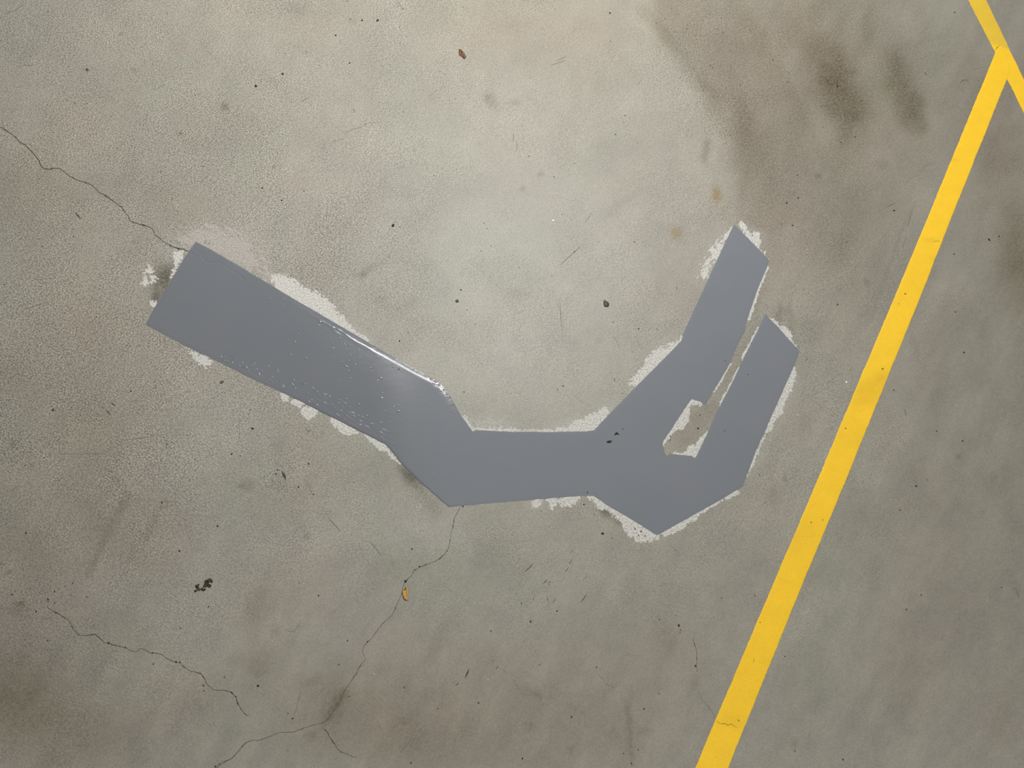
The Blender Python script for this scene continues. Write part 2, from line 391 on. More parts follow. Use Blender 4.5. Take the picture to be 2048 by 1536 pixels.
# ------------------------------------------------------------------ stains and painted light levels: (u, v, ru, rv, turn deg, amount, multiplier)
BR = (0.53, 0.475, 0.39); DK = (0.50, 0.49, 0.45); PK = (1.022, 0.968, 0.95); GR = (0.97, 1.0, 0.985)
OL = (0.74, 0.72, 0.55); RU = (0.86, 0.69, 0.40); LT = (1.12, 1.12, 1.14); WB = (0.80, 0.755, 0.715); MOSS = (0.36, 0.36, 0.28)
STAINS_AND_LIGHT = [
    # tyre-worn brown zone beside the yellow lines
    (1690, 190, 230, 330, -12, 0.72, WB), (1560, 60, 170, 160, -35, 0.62, WB), (1990, 250, 90, 200, 0, 0.78, WB), (1750, 150, 170, 130, 0, 0.25, WB), (1365, 855, 60, 70, 30, 0.55, WB), (1470, 720, 30, 90, 25, 0.5, WB), (1420, 130, 52, 220, -30, 0.36, WB),
    (1500, 330, 60, 190, -14, 0.36, WB), (1620, 480, 200, 190, 20, 0.30, WB), (1690, 640, 90, 160, 25, 0.22, WB),
    (1668, 150, 40, 62, -18, 0.72, BR), (1690, 205, 42, 62, -22, 0.66, BR), (1700, 250, 26, 55, 5, 0.30, BR),
    (1795, 135, 24, 40, -10, 0.50, BR), (1818, 205, 34, 62, -8, 0.55, BR), (1838, 240, 26, 40, 0, 0.38, BR), (1775, 175, 36, 26, 30, 0.30, OL),
    (1745, 55, 14, 40, -5, 0.28, BR), (1692, 310, 34, 34, 0, 0.25, OL), (1585, 285, 40, 34, 0, 0.20, OL), (1770, 330, 14, 12, 0, 0.3, BR),
    (1680, 470, 60, 80, 30, 0.16, BR), (1770, 400, 40, 40, 0, 0.2, BR),
    (2035, 510, 40, 95, 0, 0.55, BR), (2050, 560, 50, 130, 0, 0.40, OL), (1990, 420, 70, 160, 0, 0.16, WB),
    (1960, 930, 240, 420, 10, 0.26, WB), (1850, 640, 140, 130, 0, 0.12, WB), (1930, 1350, 220, 230, 0, 0.12, WB), (1990, 180, 80, 150, 10, 0.10, WB),
    # long diagonal sweep
    (1350, 30, 40, 90, -38, 0.30, WB), (1330, 75, 30, 40, -30, 0.16, DK), (1408, 170, 14, 45, -35, 0.30, BR), (1412, 300, 10, 34, 8, 0.22, DK), (1478, 300, 26, 60, 4, 0.28, BR), (1480, 240, 30, 70, -20, 0.25, BR),
    # rust spots
    (1433, 393, 10, 15, 5, 1.0, RU), (1352, 464, 11, 12, 0, 0.95, RU), (1432, 378, 12, 9, 0, 0.35, OL), (1447, 425, 10, 12, 0, 0.22, OL),
    # damp, mossy dirt against the painted edge
    (322, 560, 24, 36, 20, 0.75, MOSS), (309, 598, 10, 16, 10, 0.62, MOSS), (340, 545, 12, 26, 28, 0.40, MOSS),
    (812, 938, 12, 22, -40, 0.70, MOSS), (830, 955, 18, 26, -45, 0.60, MOSS), (850, 985, 16, 40, -40, 0.25, MOSS), (775, 945, 60, 35, 0, 0.16, DK),
    (1212, 1023, 18, 10, 35, 0.72, MOSS), (1240, 1045, 14, 8, 35, 0.50, MOSS), (1420, 815, 18, 12, 30, 0.18, MOSS), (1405, 835, 26, 40, 25, 0.20, BR), (1365, 880, 30, 24, 0, 0.22, WB),
    (1559, 628, 9, 18, 10, 0.42, BR), (1580, 640, 8, 26, -5, 0.36, BR), (1505, 600, 14, 60, 18, 0.25, BR), (1495, 700, 10, 60, 25, 0.16, BR),
    # smudges on the pale middle
    (742, 540, 24, 9, -35, 0.46, DK), (728, 550, 7, 6, 0, 0.5, DK), (762, 602, 15, 12, 0, 0.22, DK), (824, 604, 18, 10, -35, 0.26, DK),
    (985, 205, 12, 18, -20, 0.42, DK), (975, 195, 6, 8, 0, 0.35, DK), (955, 236, 9, 8, 0, 0.45, LT), (450, 214, 8, 9, 0, 0.72, DK), (361, 267, 6, 5, 0, 0.55, BR), (269, 142, 8, 7, 0, 0.3, BR),
    (241, 67, 5, 4, 0, 0.6, BR), (1030, 585, 22, 12, 0, 0.28, DK), (1240, 410, 44, 12, -25, 0.22, DK), (1180, 545, 34, 26, 0, 0.16, DK), (1240, 675, 50, 16, 15, 0.14, DK),
    (1200, 680, 10, 8, 0, 0.26, DK), (1150, 690, 18, 14, 0, 0.22, DK), (1030, 205, 10, 8, 0, 0.3, DK), (1082, 350, 8, 6, -40, 0.42, DK), (1045, 378, 6, 7, 0, 0.42, DK), (1260, 290, 60, 20, 0, 0.13, DK), (1190, 330, 60, 30, 10, 0.11, DK),
    (570, 95, 26, 12, 0, 0.13, DK), (590, 20, 24, 12, 20, 0.25, DK), (547, 336, 6, 4, -30, 0.45, DK), (705, 45, 14, 8, 0, 0.2, BR), (808, 660, 80, 50, 20, 0.10, DK), (890, 640, 120, 60, 0, 0.06, DK),
    (640, 545, 60, 40, 30, 0.14, DK), (470, 290, 110, 80, 20, 0.08, DK), (130, 90, 120, 90, 20, 0.05, DK), (110, 110, 140, 110, 0, 0.3, LT), (240, 190, 90, 60, 0, 0.10, DK), (20, 355, 50, 60, 0, 0.16, DK), (290, 370, 60, 40, 0, 0.12, DK),
    # pinkish wear
    (1110, 40, 220, 75, 0, 0.75, PK), (1180, 130, 90, 70, 20, 0.55, PK), (950, 60, 120, 60, 0, 0.5, PK), (620, 60, 60, 40, 0, 0.5, PK), (480, 10, 60, 40, 0, 0.6, PK), (360, 95, 30, 16, 20, 0.6, PK),
    (530, 165, 40, 20, -15, 0.6, PK), (250, 210, 26, 18, 0, 0.6, PK), (400, 190, 30, 18, 0, 0.6, PK), (480, 225, 34, 16, 0, 0.6, PK), (170, 255, 90, 50, 20, 0.65, PK), (60, 340, 100, 70, 10, 0.6, PK), (600, 370, 40, 18, 0, 0.6, PK), (360, 420, 50, 30, 20, 0.65, PK),
    (90, 420, 110, 60, 10, 0.6, PK), (140, 600, 80, 80, 0, 0.45, PK), (250, 690, 130, 100, 25, 0.55, PK), (1350, 240, 40, 30, 0, 0.5, PK), (1250, 380, 50, 30, 0, 0.4, PK), (1370, 560, 60, 80, 0, 0.4, PK), (1560, 480, 90, 90, 0, 0.4, PK),
    (100, 700, 140, 90, 0, 0.55, PK), (190, 840, 110, 60, 15, 0.65, PK), (160, 960, 130, 90, 0, 0.60, PK), (60, 1080, 90, 70, 0, 0.60, PK), (280, 1060, 80, 60, 0, 0.5, PK), (620, 900, 60, 50, 0, 0.5, PK), (600, 990, 90, 40, -30, 0.6, PK),
    (560, 1220, 90, 130, 20, 0.50, PK), (640, 1380, 120, 80, 0, 0.40, PK), (880, 1320, 200, 90, 0, 0.35, PK), (760, 1440, 180, 80, 0, 0.4, PK), (1300, 1010, 80, 60, 0, 0.3, PK), (1560, 980, 50, 70, 0, 0.35, PK), (1600, 850, 50, 50, 0, 0.4, PK),
    (1800, 1330, 60, 90, -30, 0.5, PK), (2000, 1420, 30, 70, 0, 0.5, PK), (1240, 1490, 90, 40, 0, 0.4, PK), (1090, 1510, 70, 40, 0, 0.35, PK), (330, 1400, 80, 90, 0, 0.3, PK),
    # greenish clean spots
    (1190, 180, 90, 80, 0, 0.5, GR), (1330, 110, 60, 50, 0, 0.5, GR), (1240, 330, 140, 110, 0, 0.5, GR), (900, 500, 260, 180, 0, 0.6, GR), (420, 930, 150, 120, 0, 0.6, GR), (900, 1100, 160, 120, 0, 0.5, GR), (230, 1330, 120, 100, 0, 0.5, GR), (1890, 90, 50, 90, 0, 0.6, GR), (1880, 240, 40, 120, 10, 0.5, GR), (1700, 1170, 80, 90, 0, 0.4, GR),
    # browns of the near edge, the broad ones painting in light falloff
    (50, 760, 90, 70, 0, 0.20, WB), (190, 830, 60, 50, 0, 0.18, WB), (45, 1100, 90, 80, 0, 0.26, WB), (60, 1420, 170, 100, 20, 0.9, WB), (40, 1420, 70, 50, 20, 0.3, OL), (20, 1350, 60, 60, 0, 0.5, WB), (100, 1250, 200, 160, 0, 0.35, WB), (120, 950, 200, 160, 0, 0.30, WB), (280, 1060, 120, 80, 0, 0.35, WB), (880, 1450, 300, 110, 0, 0.65, WB), (1250, 1350, 200, 150, 0, 0.35, WB), (200, 1490, 160, 60, -20, 0.30, WB), (170, 1465, 60, 40, 20, 0.25, WB), (400, 1390, 50, 40, 0, 0.16, BR),
    (39, 1209, 11, 6, -5, 0.55, BR), (40, 1222, 26, 12, 0, 0.28, BR), (19, 1145, 5, 5, 0, 0.7, BR), (2, 1130, 5, 4, 0, 0.65, BR), (25, 888, 4, 10, 10, 0.6, BR),
    (515, 1330, 26, 40, 10, 0.30, BR), (520, 1210, 26, 50, 10, 0.24, BR), (550, 1262, 12, 14, 0, 0.30, BR), (495, 968, 14, 12, 20, 0.45, BR), (482, 972, 6, 3, 20, 0.6, DK), (555, 880, 20, 26, 0, 0.16, DK), (560, 975, 16, 12, 0, 0.25, DK),
    (505, 1330, 50, 30, 20, 0.20, WB), (680, 1395, 18, 18, 0, 0.35, BR), (665, 1425, 20, 26, 20, 0.35, BR), (620, 1470, 16, 8, -30, 0.35, BR), (650, 1400, 60, 60, 0, 0.12, BR), (810, 1460, 110, 70, 0, 0.20, WB), (830, 1480, 60, 60, 30, 0.12, DK), (620, 1365, 30, 14, -30, 0.22, DK),
    (870, 1280, 60, 20, 15, 0.22, WB), (970, 1320, 30, 30, 0, 0.22, WB), (890, 1390, 30, 30, 0, 0.22, WB), (850, 1490, 90, 60, 0, 0.18, WB), (1055, 1380, 30, 14, 15, 0.40, WB), (1075, 1390, 12, 9, 15, 0.30, BR), (1330, 1280, 22, 26, 0, 0.30, WB), (1262, 1450, 8, 60, 2, 0.26, BR), (1255, 1500, 50, 40, 0, 0.20, WB),
    (1060, 1450, 12, 10, 0, 0.3, BR), (1290, 1465, 14, 4, 0, 0.35, BR), (1391, 1368, 10, 14, 20, 0.30, DK), (1080, 1520, 60, 26, 20, 0.25, WB), (1140, 1500, 12, 10, -30, 0.25, DK), (1300, 1380, 40, 20, 0, 0.12, DK),
    (1571, 955, 5, 9, -20, 0.45, DK), (1610, 850, 14, 22, 0, 0.20, BR), (1548, 985, 14, 20, 20, 0.24, BR), (1735, 564, 7, 11, -20, 0.35, DK), (1917, 915, 6, 8, 20, 0.35, DK), (1585, 385, 14, 8, 0, 0.2, DK), (1636, 353, 6, 5, 30, 0.45, DK),
    (1825, 690, 10, 30, -10, 0.20, BR), (1590, 1487, 9, 12, 15, 0.32, DK), (1620, 1370, 40, 60, 0, 0.08, DK), (1860, 1170, 16, 12, 0, 0.20, DK), (2035, 1180, 10, 20, -20, 0.25, DK), (2030, 1040, 14, 30, -30, 0.16, DK), (1870, 770, 40, 70, 0, 0.12, DK),
    (614, 1073, 7, 8, -30, 0.4, DK), (785, 1126, 5, 6, 0, 0.45, DK), (650, 1030, 14, 10, 20, 0.28, DK), (840, 1120, 60, 25, -20, 0.12, BR), (960, 1060, 50, 60, 10, 0.13, DK), (1000, 1110, 70, 40, 0, 0.10, DK),
    (870, 1025, 14, 26, 0, 0.20, DK), (920, 1095, 22, 60, 5, 0.25, LT), (900, 1060, 90, 60, 0, 0.9, LT), (450, 890, 90, 60, 0, 0.6, LT), (700, 1240, 110, 90, 0, 0.7, LT), (640, 1080, 90, 70, 0, 0.4, LT), (800, 1050, 110, 70, 0, 0.8, LT), (700, 990, 40, 40, 0, 0.2, LT), (1440, 420, 50, 120, 10, 0.2, LT), (920, 700, 160, 110, 0, 0.25, LT), (1060, 700, 100, 100, 0, 0.25, LT), (1290, 20, 40, 40, -30, 0.35, LT), (1870, 300, 60, 160, 12, 0.16, LT),  # LT blobs brighten the floor; the central pair paints in the lamp's pool
    (1320, 850, 30, 30, 0, 0.1, LT), (1080, 820, 90, 40, 0, 0.30, LT), (300, 20, 70, 30, 20, 0.25, LT), (120, 1030, 50, 20, 20, 0.2, LT), (1560, 560, 12, 60, 20, 0.2, LT), (1590, 410, 26, 40, 0, 0.3, LT),
]
# straight brownish tape ghosts: (points, half width px, amount, multiplier)
STREAKS = [([(258, 988), (232, 1035), (205, 1085), (178, 1150)], 9, 0.34, BR), ([(328, 1005), (312, 1032), (292, 1075)], 10, 0.26, BR),
           ([(1740, 640), (1800, 470), (1830, 405)], 5, 0.16, DK), ([(1285, 20), (1330, 70), (1370, 130), (1420, 210), (1445, 260)], 16, 0.22, BR),
           ([(1255, 1415), (1262, 1470), (1264, 1530)], 6, 0.22, BR), ([(688, 1385), (665, 1420), (645, 1450)], 9, 0.28, BR),
           ([(795, 1225), (760, 1262)], 5, 0.12, BR), ([(210, 940), (250, 970), (330, 1006), (345, 1010)], 5, 0.16, BR)]
# worn darker sweeps with a readable edge: (outline, softness px, amount, multiplier)
SWEEPS = [([(1296, -30), (1322, 60), (1372, 130), (1402, 168), (1440, 232), (1474, 282), (1478, 360), (1474, 436), (1540, 470), (1620, 440), (1660, 330), (1600, 190), (1520, 60), (1470, -30)], 12, 0.46, WB),
          ([(1390, 158), (1410, 158), (1432, 200), (1446, 238), (1430, 232), (1405, 195)], 8, 0.34, WB), ([(1404, 280), (1420, 284), (1414, 330), (1402, 328)], 7, 0.36, DK),
          ([(1476, 262), (1540, 250), (1560, 330), (1530, 400), (1480, 420)], 14, 0.24, WB), ([(1600, 490), (1690, 380), (1740, 420), (1700, 520), (1640, 560)], 18, 0.26, WB), ([(1560, 30), (1640, 20), (1660, 100), (1600, 150)], 20, 0.2, WB)]
LIGHT_SCRATCH = [([(238, 945), (262, 975), (298, 990), (330, 1006)], 3, 0.75), ([(205, 1022), (232, 1032)], 6, 0.35), ([(1710, 930), (1716, 960), (1722, 965)], 2, 0.4), ([(1722, 965), (1730, 925)], 2, 0.3),
                 ([(80, 1050), (110, 1062), (150, 1085)], 9, 0.35), ([(1680, 1155), (1690, 1190)], 4, 0.25), ([(1566, 1343), (1553, 1375)], 2, 0.35), ([(1364, 265), (1382, 215)], 3, 0.4), ([(1700, 1235), (1706, 1250)], 4, 0.3),
                 ([(270, 915), (284, 928)], 2, 0.7), ([(1360, 285), (1366, 262)], 3, 0.3), ([(230, 1165), (250, 1155)], 6, 0.3), ([(1660, 1130), (1690, 1095), (1700, 1010)], 2, 0.12)]
HAZE = [(430, 1090, 140, 90, 25, 0.18), (120, 1060, 90, 50, 20, 0.12), (300, 1210, 160, 60, 20, 0.12), (360, 960, 110, 60, 20, 0.08), (1000, 1250, 180, 100, -20, 0.06), (420, 800, 140, 60, 30, 0.12), (470, 500, 70, 42, 25, 0.55), (420, 475, 70, 24, -5, 0.60), (345, 505, 20, 24, 20, 0.40), (575, 578, 40, 18, 32, 0.7), (640, 618, 40, 18, 32, 0.8), (720, 668, 36, 10, 32, 0.35),
        (975, 848, 60, 14, 3, 0.60), (1150, 850, 46, 14, -8, 0.55), (1210, 822, 30, 16, -40, 0.45), (400, 710, 24, 14, 25, 0.30), (1425, 525, 26, 46, 25, 0.35), (1455, 480, 20, 26, 25, 0.5), (1500, 470, 26, 18, 30, 0.40),
        (1090, 1006, 30, 10, 0, 0.25), (1290, 1065, 40, 14, 30, 0.30), (800, 915, 16, 22, -35, 0.30), (300, 550, 18, 26, 10, 0.25), (1330, 700, 30, 22, -45, 0.45), (920, 838, 12, 26, -35, 0.35), (1520, 920, 12, 40, 20, 0.3), (1570, 800, 14, 60, 25, 0.35)]


def blob_w(u, v, cu, cv, ru, rv, turn, p=1.35):
    a = math.radians(turn)
    du, dv = u - cu, v - cv
    x = du * math.cos(a) + dv * math.sin(a)
    y = -du * math.sin(a) + dv * math.cos(a)
    q = (x / ru) ** 2 + (y / rv) ** 2
    return np.exp(-(q ** p))


def tints(u, v):
    """Stain and painted light multiplier of the floor at photo points u, v."""
    T = np.ones((len(u), 3))
    wu = u + 34 * (fbm(u, v, 70, 3, 5) - 0.5) + 12 * (fbm(u, v, 16, 2, 8) - 0.5)
    wv = v + 34 * (fbm(u, v, 70, 3, 25) - 0.5) + 12 * (fbm(u, v, 16, 2, 28) - 0.5)
    big = fbm(u, v, 420, 4, 40); mid = fbm(u, v, 95, 4, 50); sm = fbm(u, v, 24, 3, 60)
    T *= (1 + 0.09 * (big - 0.5) + 0.18 * (mid - 0.5) + 0.13 * (sm - 0.5))[:, None]
    cs, sn = math.cos(math.radians(-62)), math.sin(math.radians(-62))
    smear = fbm((u * cs + v * sn) * 0.28, -u * sn + v * cs, 26, 4, 66)
    T *= (1 + 0.20 * (smear - 0.5) * (0.35 + 0.65 * np.maximum(sstep(1250, 1600, u), sstep(900, 1300, v))))[:, None]
    hue = sstep(0.40, 0.62, fbm(u, v, 170, 4, 70))[:, None]
    T *= (1 - hue) * np.array(((0.992, 1.002, 0.992),)) + hue * np.array(((1.007, 0.994, 0.99),))
    for cu, cv, ru, rv, turn, amt, mul in STAINS_AND_LIGHT:
        R = 2.2 * max(ru, rv) + 30
        m = (np.abs(u - cu) < R) & (np.abs(v - cv) < R)
        if not m.any():
            continue
        k = min(1.0, max(ru, rv) / 45.0)
        w = amt * blob_w(u[m] + k * (wu[m] - u[m]), v[m] + k * (wv[m] - v[m]), cu, cv, ru, rv, turn)
        w = w * (0.72 + 0.56 * fbm(u[m], v[m], 9 + 0.12 * max(ru, rv), 3, 90))
        T[m] *= 1 - w[:, None] * (1 - np.array(mul))[None, :]
    for poly, soft, amt, mul in SWEEPS:
        pp = np.array(poly)
        m = (u > pp[:, 0].min() - 60) & (u < pp[:, 0].max() + 60) & (v > pp[:, 1].min() - 60) & (v < pp[:, 1].max() + 60)
        if not m.any():
            continue
        a, b = u[m] + 0.5 * (wu[m] - u[m]), v[m] + 0.5 * (wv[m] - v[m])
        d, _ = poly_dist(a, b, poly)
        d = np.where(inside(a, b, poly), d, -d)
        w = amt * sstep(-soft, soft, d) * (0.65 + 0.7 * fbm(u[m], v[m], 40, 4, 97))
        T[m] *= 1 - w[:, None] * (1 - np.array(mul))[None, :]
    for pts, hw, amt, mul in STREAKS:
        pp = np.array(pts)
        m = (u > pp[:, 0].min() - 60) & (u < pp[:, 0].max() + 60) & (v > pp[:, 1].min() - 60) & (v < pp[:, 1].max() + 60)
        if not m.any():
            continue
        d, _ = poly_dist(u[m], v[m], pts, False)
        w = amt * (1 - sstep(0.3 * hw, 1.3 * hw, d)) * (0.6 + 0.8 * fbm(u[m], v[m], 22, 3, 95))
        T[m] *= 1 - w[:, None] * (1 - np.array(mul))[None, :]
    return T


def axis(lo, a, b, hi, fine, coarse):
    return np.unique(np.concatenate([np.arange(lo, a, coarse), np.arange(a, b, fine), np.arange(b, hi + coarse, coarse)]).round(6))


def build_floor():
    xs = axis(-3.4, -1.75, 1.75, 3.4, 0.0048, 0.08)
    ys = axis(-2.3, -0.16, 2.22, 4.6, 0.0048, 0.08)
    X, Y = np.meshgrid(xs, ys)
    nx, ny = len(xs), len(ys)
    x = X.ravel(); y = Y.ravel()
    u, v = UV(x, y)
    idx = np.arange(nx * ny).reshape(ny, nx)
    q = np.stack([idx[:-1, :-1], idx[:-1, 1:], idx[1:, 1:], idx[1:, :-1]], -1).reshape(-1, 4)
    m = bpy.data.meshes.new("floor")
    m.vertices.add(len(x))
    m.vertices.foreach_set("co", np.stack([x, y, np.zeros_like(x)], -1).astype(np.float32).ravel())
    m.loops.add(q.size)
    m.loops.foreach_set("vertex_index", q.ravel().astype(np.int32))
    m.polygons.add(len(q))
    m.polygons.foreach_set("loop_start", np.arange(0, q.size, 4, dtype=np.int32))
    m.update(calc_edges=True)
    T = tints(u, v)
    color_attr(m, "tint", T)
    # trowelled smooth to the right and near edge, open-grained towards the far left
    g = 0.38 + 0.54 * sstep(1250, 350, u + 0.25 * v) + 0.10 * (fbm(u, v, 200, 3, 120) - 0.5)
    g = g * (1 - 0.50 * sstep(780, 1350, v)) * (1 - 0.50 * sstep(1650, 1950, u)) + 0.15 * (fbm(u, v, 120, 3, 130) - 0.5)
    g *= 0.75 + 0.5 * sstep(0.35, 0.65, fbm(u, v, 60, 3, 131))
    g *= 1 - 0.30 * sstep(1150, 1400, v)
    g += 0.20 * blob_w(u, v, 1440, 200, 130, 260, -25) + 0.25 * blob_w(u, v, 620, 500, 160, 110, 20)
    float_attr(m, "grain", np.clip(g, 0.16, 1.0))
    p = 0.25 + 0.7 * blob_w(u, v, 1400, 120, 130, 180, -20) + 0.35 * blob_w(u, v, 150, 250, 420, 320, 0) + 0.5 * blob_w(u, v, 60, 1190, 120, 50, 0)
    p *= 1 - 0.75 * sstep(1650, 1900, u)
    float_attr(m, "pit", np.clip(p, 0, 1))
    h = np.zeros_like(u)
    for cu, cv, ru, rv, turn, amt in HAZE:
        h = np.maximum(h, amt * blob_w(u, v, cu, cv, ru, rv, turn, 1.1))
    for pts, hw, amt in LIGHT_SCRATCH:
        pp = np.array(pts)
        mm = (u > pp[:, 0].min() - 40) & (u < pp[:, 0].max() + 40) & (v > pp[:, 1].min() - 40) & (v < pp[:, 1].max() + 40)
        d, _ = poly_dist(u[mm], v[mm], pts, False)
        h[mm] = np.maximum(h[mm], 0.4 * amt * (1 - sstep(0.2 * hw, 1.6 * hw + 3, d)))
    float_attr(m, "haze", h)
    return obj("floor", m, M_CONC, label="bare grey concrete floor with brown stains and hairline cracks", cat="floor", kind="structure")


FLOOR = build_floor()


# ------------------------------------------------------------------ old white paint left on the concrete
def clip_tris(U, V, F):
    """Triangles of the part of a grid where F > 0 (linear between nodes)."""
    tri = []
    a = (slice(None, -1), slice(None, -1)); b = (slice(None, -1), slice(1, None))
    c = (slice(1, None), slice(1, None)); d = (slice(1, None), slice(None, -1))
    def st(k):
        return np.stack([U[k].ravel(), V[k].ravel(), F[k].ravel()], -1)
    A, B, C, D = st(a), st(b), st(c), st(d)
    T = np.concatenate([np.stack([A, B, C], 1), np.stack([A, C, D], 1)])
    pos = T[:, :, 2] > 0
    k = pos.sum(1)
    out = [T[k == 3][:, :, :2]]
    def cut(p, q):
        t = (p[:, 2] / (p[:, 2] - q[:, 2]))[:, None]
        return p[:, :2] + t * (q[:, :2] - p[:, :2])
    for i in range(3):
        j, l = (i + 1) % 3, (i + 2) % 3
        s = T[(k == 1) & pos[:, i]]
        if len(s):
            out.append(np.stack([s[:, i, :2], cut(s[:, i], s[:, j]), cut(s[:, i], s[:, l])], 1))
        s = T[(k == 2) & ~pos[:, i]]
        if len(s):
            p, q = cut(s[:, j], s[:, i]), cut(s[:, l], s[:, i])
            out.append(np.stack([s[:, j, :2], s[:, l, :2], q], 1))
            out.append(np.stack([s[:, j, :2], q, p], 1))
    return np.concatenate(out)


FILM_N = [0]


def film(name, polys, cover, soft, mat, label, seed, scale=7.0, step=1.25, reach=3.0, rough=1.0, brush=None):
    """A broken skin of old paint inside the given areas (photo points)."""
    z = 0.00004 + 0.00001 * FILM_N[0]
    FILM_N[0] += 1
    pts = np.concatenate([np.array(p, float) for p in polys])
    u0, v0 = pts.min(0) - 12; u1, v1 = pts.max(0) + 12
    U, V = np.meshgrid(np.arange(u0, u1, step), np.arange(v0, v1, step))
    F = np.full(U.shape, -9.0)
    Ua, Va = U, V
    if brush is not None:
        cb, sb = math.cos(math.radians(brush)), math.sin(math.radians(brush))
        Ua, Va = (U * cb + V * sb) * 0.30, -U * sb + V * cb
    n = 0.62 * fbm(Ua, Va, 0.62 * scale, 2, seed, 0.7) + 0.38 * fbm(U, V, 2.2 * scale, 3, seed + 9)
    for p in polys:
        d, _ = poly_dist(U, V, p)
        d = np.where(inside(U, V, p), d, -d)
        e = np.clip(d / soft, -1.5, 1.0)
        F = np.maximum(F, 0.5 * e + (cover - 0.5) + rough * 2.1 * (n - 0.5))
        F = np.where(d < -reach - soft * 0.6, np.minimum(F, -0.5) if len(polys) == 1 else F, F)
    t = clip_tris(U, V, F)
    w = t.reshape(-1, 2)
    key = np.round(w * 50).astype(np.int64)
    _, first, inv = np.unique(key, axis=0, return_index=True, return_inverse=True)
    w = w[first]; inv = inv.reshape(-1, 3)
    ok = (inv[:, 0] != inv[:, 1]) & (inv[:, 1] != inv[:, 2]) & (inv[:, 2] != inv[:, 0])
    x, y = G(w[:, 0], w[:, 1])
    m = mesh_np(name, np.stack([x, y, np.full_like(x, z)], -1), inv[ok][:, ::-1], False)
    return obj(name, m, mat, FLOOR, label)


WP = "white_paint_residue"
film(WP, [[(352, 492), (362, 474), (395, 456), (432, 450), (470, 458), (500, 478), (520, 508), (540, 532), (555, 575), (512, 556), (425, 506), (392, 488), (372, 512), (345, 512)]],
     0.30, 22, M_PINKW, "scuffed pinkish white paint around the squared end of the grey arm", 201, 6.0, brush=28)
film(WP, [[(548, 556), (575, 553), (592, 566), (606, 582), (640, 590), (656, 606), (678, 630), (695, 648), (716, 668), (738, 690), (700, 668), (652, 640), (594, 606), (549, 580)]],
     0.72, 8, M_WHITE, "solid off-white paint strip above the glossy edge", 203, 6.0)
film(WP, [[(346, 505), (370, 500), (365, 516), (352, 534)], [(290, 545), (298, 532), (312, 540), (306, 552)], [(284, 566), (292, 552), (300, 566), (292, 574)], [(300, 552), (310, 548), (314, 560), (304, 568)],
          [(300, 606), (312, 600), (316, 612), (305, 618)], [(345, 540), (360, 528), (350, 548), (338, 560)]], 0.52, 5, M_WHITE, "small flecks of white paint beside the squared end", 205, 5.0, reach=1)
film(WP, [[(374, 698), (395, 700), (418, 712), (428, 726), (410, 734), (392, 722)]], 0.45, 8, M_WHITE, "faint white paint patch below the grey arm", 207, 6.0)
film(WP, [[(562, 788), (576, 792), (574, 802), (566, 800)], [(584, 806), (590, 800), (607, 806), (600, 815)], [(602, 826), (606, 816), (622, 814), (634, 820), (628, 832), (614, 838)],
          [(660, 838), (672, 834), (700, 850), (714, 864), (698, 869), (682, 864), (670, 850)], [(732, 870), (748, 878), (770, 888), (776, 900), (762, 900), (744, 886)]],
     0.74, 4, M_WHITE, "row of white paint blocks under the lower edge of the arm", 209, 5.0, reach=1, rough=0.7)
film(WP, [[(768, 892), (776, 896), (794, 916), (800, 926), (786, 922), (776, 908)]], 0.50, 5, M_WHITE, "ragged paint threads at the bend of the arm", 211, 4.0)
film(WP, [[(926, 834), (936, 842), (948, 856), (985, 857), (1060, 860), (1120, 861), (1120, 868), (1020, 869), (950, 868), (940, 862), (924, 838)]], 0.56, 5, M_WHITE, "thin chalky paint fringe along the straight upper edge", 213, 5.0)
film(WP, [[(1108, 864), (1118, 856), (1148, 848), (1166, 838), (1196, 828), (1210, 818), (1216, 824), (1216, 838), (1190, 866)]], 0.64, 7, M_WHITE, "white paint wedge in the inner corner of the fork", 215, 6.0)
film(WP, [[(1258, 770), (1270, 756), (1278, 742), (1300, 716), (1305, 702), (1330, 694), (1345, 688), (1364, 672), (1367, 690), (1330, 726), (1280, 776)]], 0.66, 7, M_WHITE, "white paint strip along the outer fork edge", 217, 6.0)
film(WP, [[(1394, 556), (1400, 530), (1416, 512), (1418, 492), (1434, 478), (1450, 462), (1464, 448), (1474, 456), (1445, 512), (1418, 558)]], 0.27, 9, M_WHITE, "brushed white paint streaks left of the upper prong tip", 219, 4.0, brush=-52)
film(WP, [[(1476, 450), (1484, 442), (1492, 452), (1500, 468), (1514, 458), (1526, 458), (1522, 480), (1526, 500), (1536, 520), (1520, 512), (1496, 488)]], 0.36, 7, M_WHITE, "flaking white paint right of the upper prong tip", 221, 4.0, brush=-58)
film(WP, [[(1534, 530), (1537, 534), (1518, 584), (1500, 640), (1494, 640), (1510, 585)], [(1516, 654), (1520, 656), (1495, 712), (1484, 722), (1486, 708)], [(1476, 734), (1482, 736), (1466, 772), (1440, 818), (1438, 808), (1464, 760)],
          [(1458, 724), (1462, 728), (1440, 768), (1428, 784)]], 0.62, 2.2, M_WHITE, "thin white paint slivers beside the narrow slot", 223, 5.0, reach=0.5)
film(WP, [[(1380, 797), (1404, 804), (1402, 810), (1382, 806), (1376, 816), (1378, 826), (1376, 842), (1362, 858), (1350, 860), (1338, 874), (1326, 888), (1322, 884)]], 0.80, 3.5, M_WHITE, "white paint left on the upper side of the slot", 225, 5.0, rough=0.7)
film(WP, [[(1374, 902), (1378, 892), (1386, 890), (1392, 892), (1402, 876), (1416, 862), (1414, 874), (1398, 908), (1394, 918), (1386, 918), (1340, 911), (1352, 906), (1366, 908)]], 0.72, 4, M_WHITE, "white paint left in the lower corner of the slot", 227, 5.0, rough=0.8)
